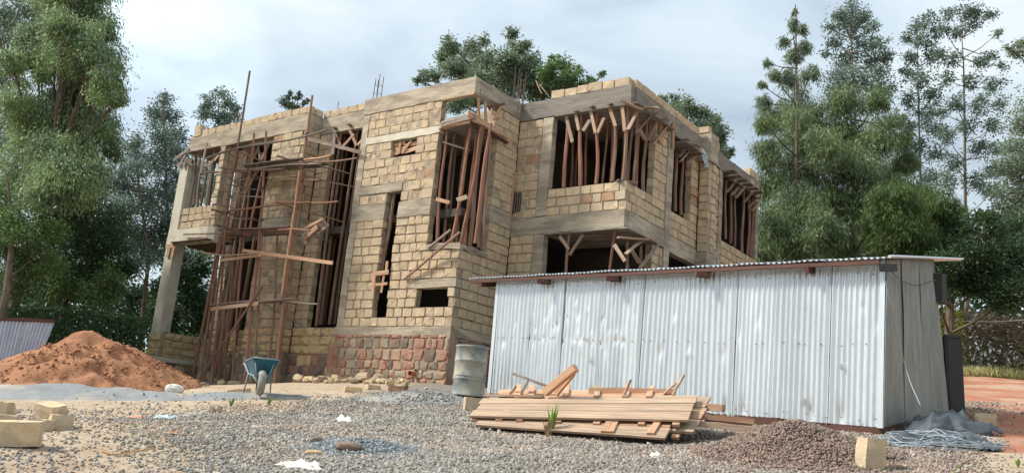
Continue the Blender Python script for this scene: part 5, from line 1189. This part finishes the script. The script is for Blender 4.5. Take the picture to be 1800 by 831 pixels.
rag(345, 732, .16, .12, 'dirtybag', 'dirty crumpled cement sack beside the pale plastic', 'sack', .07, 7)
rag(378, 726, .14, .10, 'rub_c', 'dark clod right of the dirty cement sack', 'clod', .08, 8)
rag(240, 735, .12, .07, 'pinkbag', 'flat pink plastic scrap on the dirt', 'plastic scrap', .02, 9)
rag(50, 746, .12, .06, 'pinkbag', 'pinkish rag behind the small yellow blocks', 'rag', .03, 10)
rag(305, 764, .10, .05, 'block_red', 'small reddish brown scrap on the dirt', 'scrap', .03, 11)
def leafy(px, py, n, hgt, w, m, label, stem='weed', seed=0, d=None, lean=.5):
    p = onground(px, py); r = random.Random(seed); t = thing('weed', p, label, 'plant'); mb = MB(p); ms = MB(p)
    for k in range(n):
        a = r.uniform(0, 6.28); dv = Vector((math.cos(a), math.sin(a), 0)); h = hgt * r.uniform(.6, 1); tip = p + dv * h * lean * r.uniform(.5, 1.2) + Vector((0, 0, h)); mid = p.lerp(tip, .5) + Vector((0, 0, h * .12)); s = Vector((-dv.y, dv.x, 0)) * w
        mb.add([p, mid - s, tip, mid + s], [(0, 1, 2), (0, 2, 3)]); ms.tube([p - Vector((0, 0, .02)), p.lerp(tip, .55)], .004, 4)
    mb.build('leaf', M[m], t); ms.build('stem', M['straw'], t); return t
leafy(405, 714, 5, .16, .03, 'weed', 'small yellow green seedling left of the wheelbarrow line', seed=1)
leafy(472, 712, 4, .13, .025, 'weed', 'small yellow green seedling in front of the wheelbarrow', seed=2)
leafy(968, 768, 9, .46, .022, 'weed', 'thin green shoot with dry leaves in front of the plank stack', seed=3, lean=.22)
leafy(962, 770, 14, .28, .018, 'straw', 'dry withered stalks at the foot of the green shoot', seed=4, lean=.35)
leafy(1688, 826, 5, .06, .015, 'weed', 'tiny weed beside the cable coil', seed=5); leafy(1790, 822, 6, .10, .02, 'weed', 'tiny weed at the bottom right corner', seed=6)
leafy(1488, 820, 3, .12, .012, 'weed', 'thin green blade beside the standing yellow block', seed=7)
pts = [onground(x, y) for x, y in ((178, 795), (200, 800), (225, 799), (250, 794), (270, 789))]
cable('twine', [q + Vector((0, 0, .01)) for q in pts], .006, 'orange_tape', 'orange twine lying on the dirt at the lower left', 'twine')

# ------------------------------------------------------------------ vegetation
def leaves(C, DIR, Ln, Wd, seed):
    n = len(C); r = np.random.RandomState(seed); a = DIR / np.linalg.norm(DIR, axis=1)[:, None]; q = r.normal(size=(n, 3)); b = np.cross(a, q); b /= np.linalg.norm(b, axis=1)[:, None] + 1e-9
    Ln = Ln[:, None]; Wd = Wd[:, None]
    return np.stack([C - a * Ln / 2, C + b * Wd / 2 - a * Ln * .05, C + a * Ln / 2, C - b * Wd / 2 - a * Ln * .05], 1).reshape(-1, 3)
KIND = {  # leaf length, width in photo pixels, droop, clump size, coverage
 'euc': (6.8, 2.0, .9, .37, 4.4), 'cas': (11, 1.4, .75, .38, 4.8), 'grev': (6.5, 2.6, .2, .44, 4.6), 'open': (5.6, 2.4, .25, .50, 2.5), 'dark': (6.5, 3.0, .1, .38, 3.6), 'small': (5.6, 2.5, .4, .46, 3.0), 'lime': (6.5, 2.6, .5, .36, 3.0)}
def tree(name, label, d, trunk, blobs, kind, m, tm='bark', tr=.16, seed=0, spread=None, group=None, cat='tree', limbs=True):
    """trunk: photo points bottom to top; blobs: crown masses (px, py, radius px). Each gets its own depth."""
    r = np.random.RandomState(seed); s = d / FPX; LL, WW, droop, cs, cov = KIND[kind]
    sp_ = spread or max(1.0, (max(b[0] for b in blobs) - min(b[0] for b in blobs)) * s * .42)
    base = D(trunk[0][0], trunk[0][1], d); base.z = gz(base.x, base.y)
    t = thing(name, base, label, cat, group)
    tp = [base - Vector((0, 0, .2))] + [D(x, y, d) for x, y in trunk[1:]]; n_ = len(tp); mb = MB(base)
    tr *= .72; mb.tube(tp, [tr * (1 - .85 * i / (n_ - 1)) for i in range(n_)], 8)
    allC = []; allD = []; 
    for (bx, by, br) in blobs:
        br = br * (1.5 if kind == 'open' else 1.16)
        dep = r.uniform(-1, 1) * sp_ ; c = np.array(D(bx, by, d + dep)); R_ = br * s * (1 + dep / d)
        N_ = int(cov * math.pi * br * br / (LL * WW * .5)); ns = max(5, int(15 * (br / 40) ** .8) + 5)
        sub = r.normal(size=(ns, 3)); sub /= np.linalg.norm(sub, axis=1)[:, None]; sub = c + sub * R_ * r.uniform(.25, .88, (ns, 1))
        k = r.randint(0, ns, N_); cr = cs * R_ * r.uniform(.7, 1.3, ns); off = r.normal(size=(N_, 3)) * cr[k][:, None] * .62; off[:, 2] *= .75 if kind not in ('cas',) else 1.0
        out = off / (np.linalg.norm(off, axis=1)[:, None] + 1e-6)
        if kind == 'cas': out = out * np.array([1, 1, .4])
        dd_ = out * (1 - droop * .6) + np.array([0, 0, -droop]) + r.normal(size=(N_, 3)) * .33
        allC.append(sub[k] + off); allD.append(dd_)
        if limbs:
            cv = Vector(c); zs = cv.z - R_ * .9 - abs(dep) * .25; best = None
            for i in range(n_ - 1):
                a, b = tp[i], tp[i + 1]
                for q in (0, .25, .5, .75):
                    p = a.lerp(b, q); e = abs(p.z - zs)
                    if best is None or e < best[0]: best = (e, p)
            p = best[1]; md = p.lerp(cv, .5) + Vector((0, 0, -.06 * (cv - p).length)); mb.tube([p, md, cv], [tr * .30, tr * .2, tr * .07], 5, cap=False)
            for j in range(min(ns, 6)): mb.tube([md.lerp(cv, .6), Vector(sub[j])], [tr * .10, tr * .03], 4, cap=False)
    mb.build('trunk', M[tm], t)
    C = np.concatenate(allC); DD = np.concatenate(allD); n = len(C)
    V = leaves(C, DD, r.uniform(.6, 1.35, n) * LL * s, r.uniform(.7, 1.3, n) * WW * s, seed + 1) - np.array(base)
    np_obj('crown', V, np.arange(n * 4).reshape(n, 4), M[m], t); return t
tree('eucalyptus_tree', 'huge drooping eucalyptus filling the upper left of the photo', 25, [(15, 560), (45, 450), (75, 380), (95, 280)],
     [(150, 30, 50), (105, -10, 50), (165, 95, 45), (190, 150, 34), (120, 110, 60), (70, 100, 45), (40, 190, 50), (140, 200, 58), (90, 230, 60), (190, 235, 32), (45, 300, 55), (110, 320, 60), (165, 310, 42), (205, 175, 20), (175, -30, 40), (140, -70, 60), (208, 120, 16), (185, 60, 26), (60, 60, 28), (20, 110, 28), (200, 270, 20), (100, 270, 50), (80, 340, 40), (120, 180, 45), (150, 150, 40), (115, 50, 40), (150, 270, 40), (60, 250, 40)], 'euc', 'lf_euc', 'bark', .26, 1, 2.2)
tree('eucalyptus_tree', 'eucalyptus with a pale leaning trunk in front at the far left', 23, [(-10, 580), (10, 520), (25, 400), (10, 300)],
     [(40, 390, 45), (10, 430, 45), (60, 450, 45), (20, 500, 40), (0, 350, 45), (85, 400, 30)], 'lime', 'lf_lime', 'bark', .2, 2, 1.5)
tree('leafy_tree', 'dark leafy tree under the huge eucalyptus', 27, [(110, 580), (120, 500), (150, 380)],
     [(150, 390, 55), (110, 420, 55), (180, 440, 45), (95, 480, 50), (160, 490, 50), (200, 390, 32), (60, 500, 45), (130, 350, 45), (215, 470, 32)], 'dark', 'lf_dark', 'bark', .2, 3, 2)
tree('leafy_tree', 'low bright green tree between the hedge and the big eucalyptus', 26, [(170, 580), (170, 520), (175, 470)],
     [(150, 480, 38), (190, 500, 36), (120, 510, 34), (165, 525, 34), (100, 470, 22)], 'lime', 'lf_lime', 'bark', .12, 4, 1.2)
tree('eucalyptus_tree', 'dark crown at the top left corner behind the huge eucalyptus', 34, [(-30, 580), (-20, 300), (10, 60)], [(10, 20, 32), (25, 45, 20), (-10, 60, 30), (60, 10, 26), (95, 25, 30), (0, 150, 30), (-5, 240, 40)], 'open', 'lf_eucb', 'bark', .2, 5, 1.5)
tree('slender_tree', 'slender eucalyptus just left of the house corner', 33, [(300, 560), (296, 420), (290, 260), (286, 165)],
     [(286, 178, 14), (278, 200, 17), (298, 205, 16), (310, 235, 20), (276, 240, 20), (295, 268, 22), (318, 270, 16), (272, 290, 20), (300, 315, 24), (285, 345, 24), (312, 350, 20), (296, 395, 26), (275, 430, 26), (312, 440, 26)], 'open', 'lf_eucb', 'bark', .12, 6, 1.0)
tree('slender_tree', 'thin drooping tree between the slender eucalyptus and the big one', 31, [(255, 570), (262, 450), (245, 340), (236, 245)],
     [(238, 250, 14), (230, 275, 18), (212, 300, 24), (245, 300, 16), (200, 330, 22), (240, 345, 24), (215, 375, 26), (262, 370, 16), (245, 410, 26), (205, 420, 28), (232, 455, 28), (262, 440, 20)], 'open', 'lf_eucb', 'bark', .12, 7, 1.0)
tree('leafy_tree', 'dense dark bush seen under the left balcony', 34, [(330, 580), (330, 520), (335, 450)], [(290, 500, 32), (330, 520, 34), (360, 530, 28), (310, 470, 26), (345, 480, 26), (275, 540, 26), (350, 560, 26), (300, 560, 30), (240, 520, 26), (225, 560, 30)], 'dark', 'lf_dark', 'bark', .1, 8, 1.4)
tree('leafy_tree', 'small lighter tree seen through the left balcony poles', 38, [(350, 580), (348, 420), (350, 320)], [(350, 340, 20), (335, 400, 24), (365, 440, 22), (345, 300, 22), (380, 320, 20), (330, 350, 16), (340, 470, 22)], 'open', 'lf_grev', 'bark', .1, 9, 1.0)
tree('rounded_tree', 'small rounded tree top above the left roof corner', 36, [(385, 560), (385, 300), (384, 180)], [(385, 165, 13), (370, 182, 15), (400, 180, 15), (360, 203, 16), (384, 205, 20), (410, 205, 16), (385, 235, 24), (412, 190, 10)], 'small', 'lf_eucb', 'bark', .14, 10, .8)
tree('rounded_tree', 'little dark tree top peeping over the bay roof', 40, [(515, 560), (515, 300), (514, 170)], [(507, 165, 8), (502, 182, 12), (520, 172, 8), (528, 165, 6), (517, 190, 14), (536, 182, 8), (543, 178, 5)], 'dark', 'lf_eucb', 'bark', .14, 11, .5)
tree('spreading_tree', 'broad grey green tree rising behind the middle of the house', 36, [(900, 560), (890, 300), (880, 180), (870, 110)],
     [(790, 78, 19), (783, 100, 20), (800, 120, 24), (745, 138, 13), (765, 132, 16), (732, 144, 7), (832, 88, 22), (850, 70, 12), (855, 105, 24), (820, 118, 24), (900, 62, 14), (908, 88, 20), (893, 108, 26), (925, 78, 12), (930, 115, 26), (800, 180, 24), (835, 175, 24), (870, 138, 30), (905, 145, 30), (940, 150, 28), (840, 140, 24), (960, 135, 20)], 'grev', 'lf_grev', 'bark', .26, 12, 2.5)
tree('spreading_tree', 'lower green tree behind the right wing roof, right of the broad one', 34, [(990, 560), (990, 300), (985, 180)],
     [(972, 108, 12), (960, 128, 20), (990, 118, 18), (1005, 138, 20), (980, 150, 26), (1020, 150, 16), (1018, 122, 7), (1040, 140, 11), (1058, 130, 7), (1035, 155, 16), (950, 165, 20)], 'grev', 'lf_lime', 'bark', .2, 13, 2)
tree('spreading_tree', 'green tree behind the sloping right roof line', 36, [(1225, 560), (1225, 380), (1215, 250)],
     [(1188, 180, 15), (1165, 175, 10), (1205, 192, 20), (1230, 198, 18), (1250, 212, 17), (1215, 220, 28), (1245, 235, 24), (1268, 238, 16), (1262, 262, 20), (1280, 270, 12), (1240, 265, 28), (1282, 295, 10), (1180, 200, 16)], 'grev', 'lf_grev', 'bark', .2, 14, 2)
tree('casuarina_tree', 'feathery casuarina with a spiky top, leftmost of the right hand group', 34, [(1400, 560), (1398, 400), (1400, 250), (1400, 120), (1398, 8)],
     [(1397, 22, 8), (1392, 45, 12), (1408, 55, 12), (1380, 75, 12), (1415, 85, 16), (1398, 100, 18), (1350, 112, 9), (1362, 132, 13), (1340, 150, 9), (1385, 140, 20), (1425, 130, 18), (1345, 185, 15), (1335, 178, 8), (1400, 190, 34), (1365, 215, 26), (1430, 215, 26)], 'cas', 'lf_grev', 'bark', .16, 15, 1.4)
tree('casuarina_tree', 'dense soft casuarina mass beside the house end', 31, [(1390, 570), (1390, 450), (1400, 300), (1400, 200)],
     [(1345, 215, 20), (1400, 230, 40), (1350, 270, 32), (1410, 290, 48), (1355, 330, 34), (1400, 365, 50), (1350, 395, 32), (1395, 430, 48), (1345, 445, 26), (1450, 260, 36), (1450, 340, 40), (1445, 410, 40)], 'cas', 'lf_cas', 'bark', .2, 16, 1.6)
tree('casuarina_tree', 'dense casuarina behind the shed roof, right of the soft mass', 33, [(1500, 570), (1500, 450), (1500, 300), (1495, 180)],
     [(1480, 190, 36), (1540, 180, 26), (1490, 240, 42), (1545, 245, 38), (1500, 300, 45), (1560, 310, 36), (1480, 360, 42), (1540, 370, 42), (1590, 290, 26), (1590, 250, 20), (1580, 210, 16), (1470, 430, 42), (1530, 430, 42), (1590, 430, 36), (1600, 340, 26)], 'cas', 'lf_cas', 'bark', .22, 17, 2)
tree('open_crowned_tree', 'tall open crowned tree with a rounded top in the right hand group', 40, [(1510, 560), (1508, 300), (1500, 150), (1495, 40)],
     [(1497, 18, 13), (1478, 30, 14), (1515, 30, 14), (1460, 50, 10), (1495, 50, 20), (1532, 52, 13), (1470, 75, 14), (1510, 80, 18), (1545, 78, 14), (1485, 105, 18), (1452, 95, 8), (1530, 108, 18), (1560, 105, 12), (1500, 135, 22), (1540, 140, 20), (1560, 160, 14), (1475, 140, 18), (1465, 160, 16)], 'open', 'lf_eucb', 'bark', .16, 18, 1.6)
tree('slender_tree', 'slim tree with patchy leaves left of the tallest bare trunk', 40, [(1625, 560), (1620, 380), (1615, 200), (1612, 40)],
     [(1632, 38, 12), (1610, 50, 13), (1648, 58, 10), (1598, 68, 10), (1625, 75, 14), (1600, 100, 13), (1640, 100, 14), (1592, 130, 11), (1618, 140, 15), (1640, 165, 14), (1600, 175, 14), (1625, 200, 16), (1595, 220, 14), (1642, 225, 14), (1615, 255, 16), (1645, 270, 14), (1600, 290, 15), (1635, 310, 16), (1620, 340, 18)], 'open', 'lf_eucb', 'bark', .12, 19, 1.2)
tree('slender_tree', 'tallest slim tree with a bare straight trunk and patchy crown', 38, [(1697, 560), (1697, 380), (1696, 250), (1694, 120), (1690, 50)],
     [(1695, 22, 14), (1670, 25, 12), (1720, 20, 12), (1740, 28, 10), (1708, 42, 12), (1755, 58, 8), (1660, 50, 9), (1685, 60, 12), (1745, 95, 9), (1652, 95, 11), (1675, 105, 12), (1725, 110, 13), (1760, 115, 8), (1665, 140, 13), (1705, 145, 13), (1745, 150, 14), (1680, 180, 14), (1725, 185, 15), (1758, 185, 11), (1655, 195, 13), (1700, 220, 14), (1745, 225, 15), (1665, 240, 14), (1722, 262, 16), (1755, 262, 11), (1680, 285, 15), (1745, 300, 14), (1710, 315, 16), (1662, 320, 14), (1745, 335, 14)], 'open', 'lf_eucb', 'bark', .13, 20, 1.5)
tree('open_crowned_tree', 'tree cut off by the right edge of the photo', 30, [(1840, 560), (1835, 300), (1830, 60)],
     [(1792, 92, 14), (1775, 88, 8), (1800, 75, 12), (1798, 220, 18), (1785, 255, 20), (1770, 290, 18), (1798, 300, 26), (1780, 335, 24), (1800, 370, 28), (1768, 360, 16), (1830, 200, 40), (1840, 300, 40), (1775, 400, 24)], 'open', 'lf_grev', 'bark', .18, 21, 1.2)
tree('feathery_bush', 'rounded feathery yellow green bush tree behind the shed roof', 29, [(1610, 580), (1610, 480), (1605, 400)],
     [(1545, 362, 28), (1580, 350, 32), (1620, 352, 32), (1655, 362, 28), (1540, 392, 30), (1590, 390, 40), (1640, 395, 38), (1675, 385, 24), (1560, 420, 32), (1610, 430, 38), (1660, 425, 30)], 'cas', 'lf_bush', 'bark', .16, 22, 1.6)
tree('dense_tree', 'big dense dark tree behind the right end of the shed', 28, [(1662, 590), (1672, 500), (1735, 440)],
     [(1700, 405, 34), (1740, 395, 34), (1780, 410, 36), (1695, 445, 36), (1740, 445, 44), (1790, 460, 44), (1690, 490, 34), (1735, 495, 44), (1790, 510, 40), (1830, 440, 50), (1655, 470, 30), (1650, 515, 26), (1760, 530, 26), (1600, 460, 40)], 'dark', 'lf_dark', 'bark', .24, 23, 2)
def band(name, label, cat, px0, px1, d, top, botz, m, LLm, WWm, cov, seed, thick=1.5, kind=None, parts=True):
    """belt of leaves: top is a function px -> photo y"""
    r = np.random.RandomState(seed); s = d / FPX; n = int(cov * (px1 - px0) * 80 * s * s / (LLm * WWm * .5)); px = r.uniform(px0, px1, n); dd = d + r.uniform(-thick, thick, n)
    rx_ = (px - 900) / FPX; a = np.stack([np.interp(px, *zip(*top))], 0)[0]
    C = np.array([D(float(x), float(t), float(q)) for x, t, q in zip(px, a, dd)]); gzv = GZ(C[:, 0], C[:, 1]); H_ = np.maximum(C[:, 2] - gzv, .3); f = r.uniform(0, 1, n) ** .75
    C[:, 2] = gzv + H_ * f * (1 + .08 * fbm(C[:, 0] * 2, C[:, 1] * 2, seed))
    V = leaves(C, r.normal(size=(n, 3)), r.uniform(.6, 1.3, n) * LLm, r.uniform(.7, 1.3, n) * WWm, seed); o = np_obj(name, V, np.arange(n * 4).reshape(n, 4), M[m]); return tag(o, label, cat, kind=kind)
band('hedge', 'clipped dark green hedge behind the sand pile', 'hedge', -200, 262, 24.5, [(-200, 540), (60, 543), (130, 537), (200, 545), (262, 552)], 0, 'lf_dark', .10, .06, 7, 50, .5)
band('hedge', 'darker tall hedge row beyond the left hedge', 'hedge', -260, 380, 35, [(-260, 500), (100, 505), (240, 515), (300, 500), (380, 510)], 0, 'lf_dark', .16, .11, 3.5, 51, 1.2)
band('woodland', 'distant woodland behind the left trees', 'woodland', -500, 900, 62, [(-500, 430), (200, 500), (260, 520), (340, 545), (420, 520), (900, 520)], 0, 'lf_dark', .45, .30, 3.5, 52, 4, 'stuff')
band('woodland', 'dark woodland behind the right hand trees', 'woodland', 1150, 2300, 50, [(1150, 420), (1400, 400), (1700, 420), (1765, 500), (1785, 470), (2300, 440)], 0, 'lf_dark', .42, .28, 6, 53, 4, 'stuff')
band('brush_fence', 'dry brushwood fence at the far right behind the yard', 'fence', 1640, 2000, 33, [(1640, 560), (1690, 545), (1740, 548), (1790, 552), (2000, 550)], 0, 'drybrush', .5, .03, 6, 54, .5)
band('yellow_flowering_shrub', 'yellow flowering shrub beside the brushwood fence', 'shrub', 1655, 1692, 31, [(1655, 540), (1675, 536), (1692, 545)], 0, 'lf_yel', .12, .08, 3.5, 55, .5)
def fence_posts():
    for i, x in enumerate((1680, 1722, 1768, 1815)):
        p = D(x, 600, 31.2); z = gz(p.x, p.y); pole_obj('fence_post', (p.x, p.y, z - .1), (p.x, p.y, z + 1.1), .04, M['pole_grey'], None)
        tag(bpy.context.scene.collection.objects[-1] if False else COL.objects[-1], ['grey fence post near the yellow shrub', 'grey fence post in the middle of the brushwood fence', 'grey fence post towards the right edge', 'grey fence post just beyond the right edge'][i], 'fence post', 'fence posts')
    cable('fence_wire', [D(1660, 566, 31), D(1700, 564, 31), D(1750, 565, 31), D(1815, 561, 31)], .015, 'bag', 'pale rope strung in front of the brushwood fence', 'rope')
fence_posts()
def grass(px0, px1, d0, d1, n, h, m, label, seed):
    r = np.random.RandomState(seed); d = r.uniform(d0, d1, n); rr = r.uniform((px0 - 900) / FPX, (px1 - 900) / FPX, n) * d * 1.02
    x = CAM.x + rr * HR.x + d * HF.x; y = CAM.y + rr * HR.y + d * HF.y; z = GZ(x, y); hh = h * r.uniform(.4, 1.2, n); C = np.stack([x, y, z + hh / 2], 1)
    DD = r.normal(size=(n, 3)) * .25 + np.array([0, 0, 1]); V = leaves(C, DD, hh, np.full(n, .03), seed); o = np_obj('grass', V, np.arange(n * 4).reshape(n, 4), M[m]); tag(o, label, 'grass', kind='stuff')
grass(1660, 1950, 26.5, 33, 16000, .32, 'grass_dry', 'dry yellow grass beyond the red earth at the right', 60)
grass(-100, 330, 25, 31, 7000, .3, 'grass_dry', 'rough grass at the foot of the left hedge', 61)
# stick fence seen under the balcony
sf = thing('stick_fence', Y(335, 590, 5.5), 'rough stick fence seen behind the veranda wall under the balcony', 'fence'); so_ = Y(335, 590, 5.5)
for x0, y0, x1, y1 in ((300, 545, 372, 556), (318, 552, 366, 552), (300, 562, 380, 566), (324, 590, 328, 535), (350, 592, 353, 545), (372, 592, 374, 540)): pole_obj('stick', Y(x0, y0, 5.5), Y(x1, y1, 5.5), .035, M['pole_grey'], sf, org=so_)
# blue white sheet screen at the far left
s0 = [D(-70, 668, 21.5), D(66, 640, 22), D(96, 567, 22), D(-62, 561, 21.5)]
bs = thing('sheet_screen', s0[0], 'pale blue and white ribbed sheet screen at the far left edge', 'screen')
for i in range(3): sheet('screen_sheet', [s0[0].lerp(s0[1], i / 3), s0[0].lerp(s0[1], (i + 1) / 3), s0[3].lerp(s0[2], (i + 1) / 3), s0[3].lerp(s0[2], i / 3)], 8, 'bluewhite', bs, s0[0], amp=.03, nv=3, seed=70 + i)
local_bar('top_rail', s0[3] + Vector((0, 0, .04)), s0[2] + Vector((0, 0, .04)), .10, .07, M['rust_wood'], bs, org=s0[0])
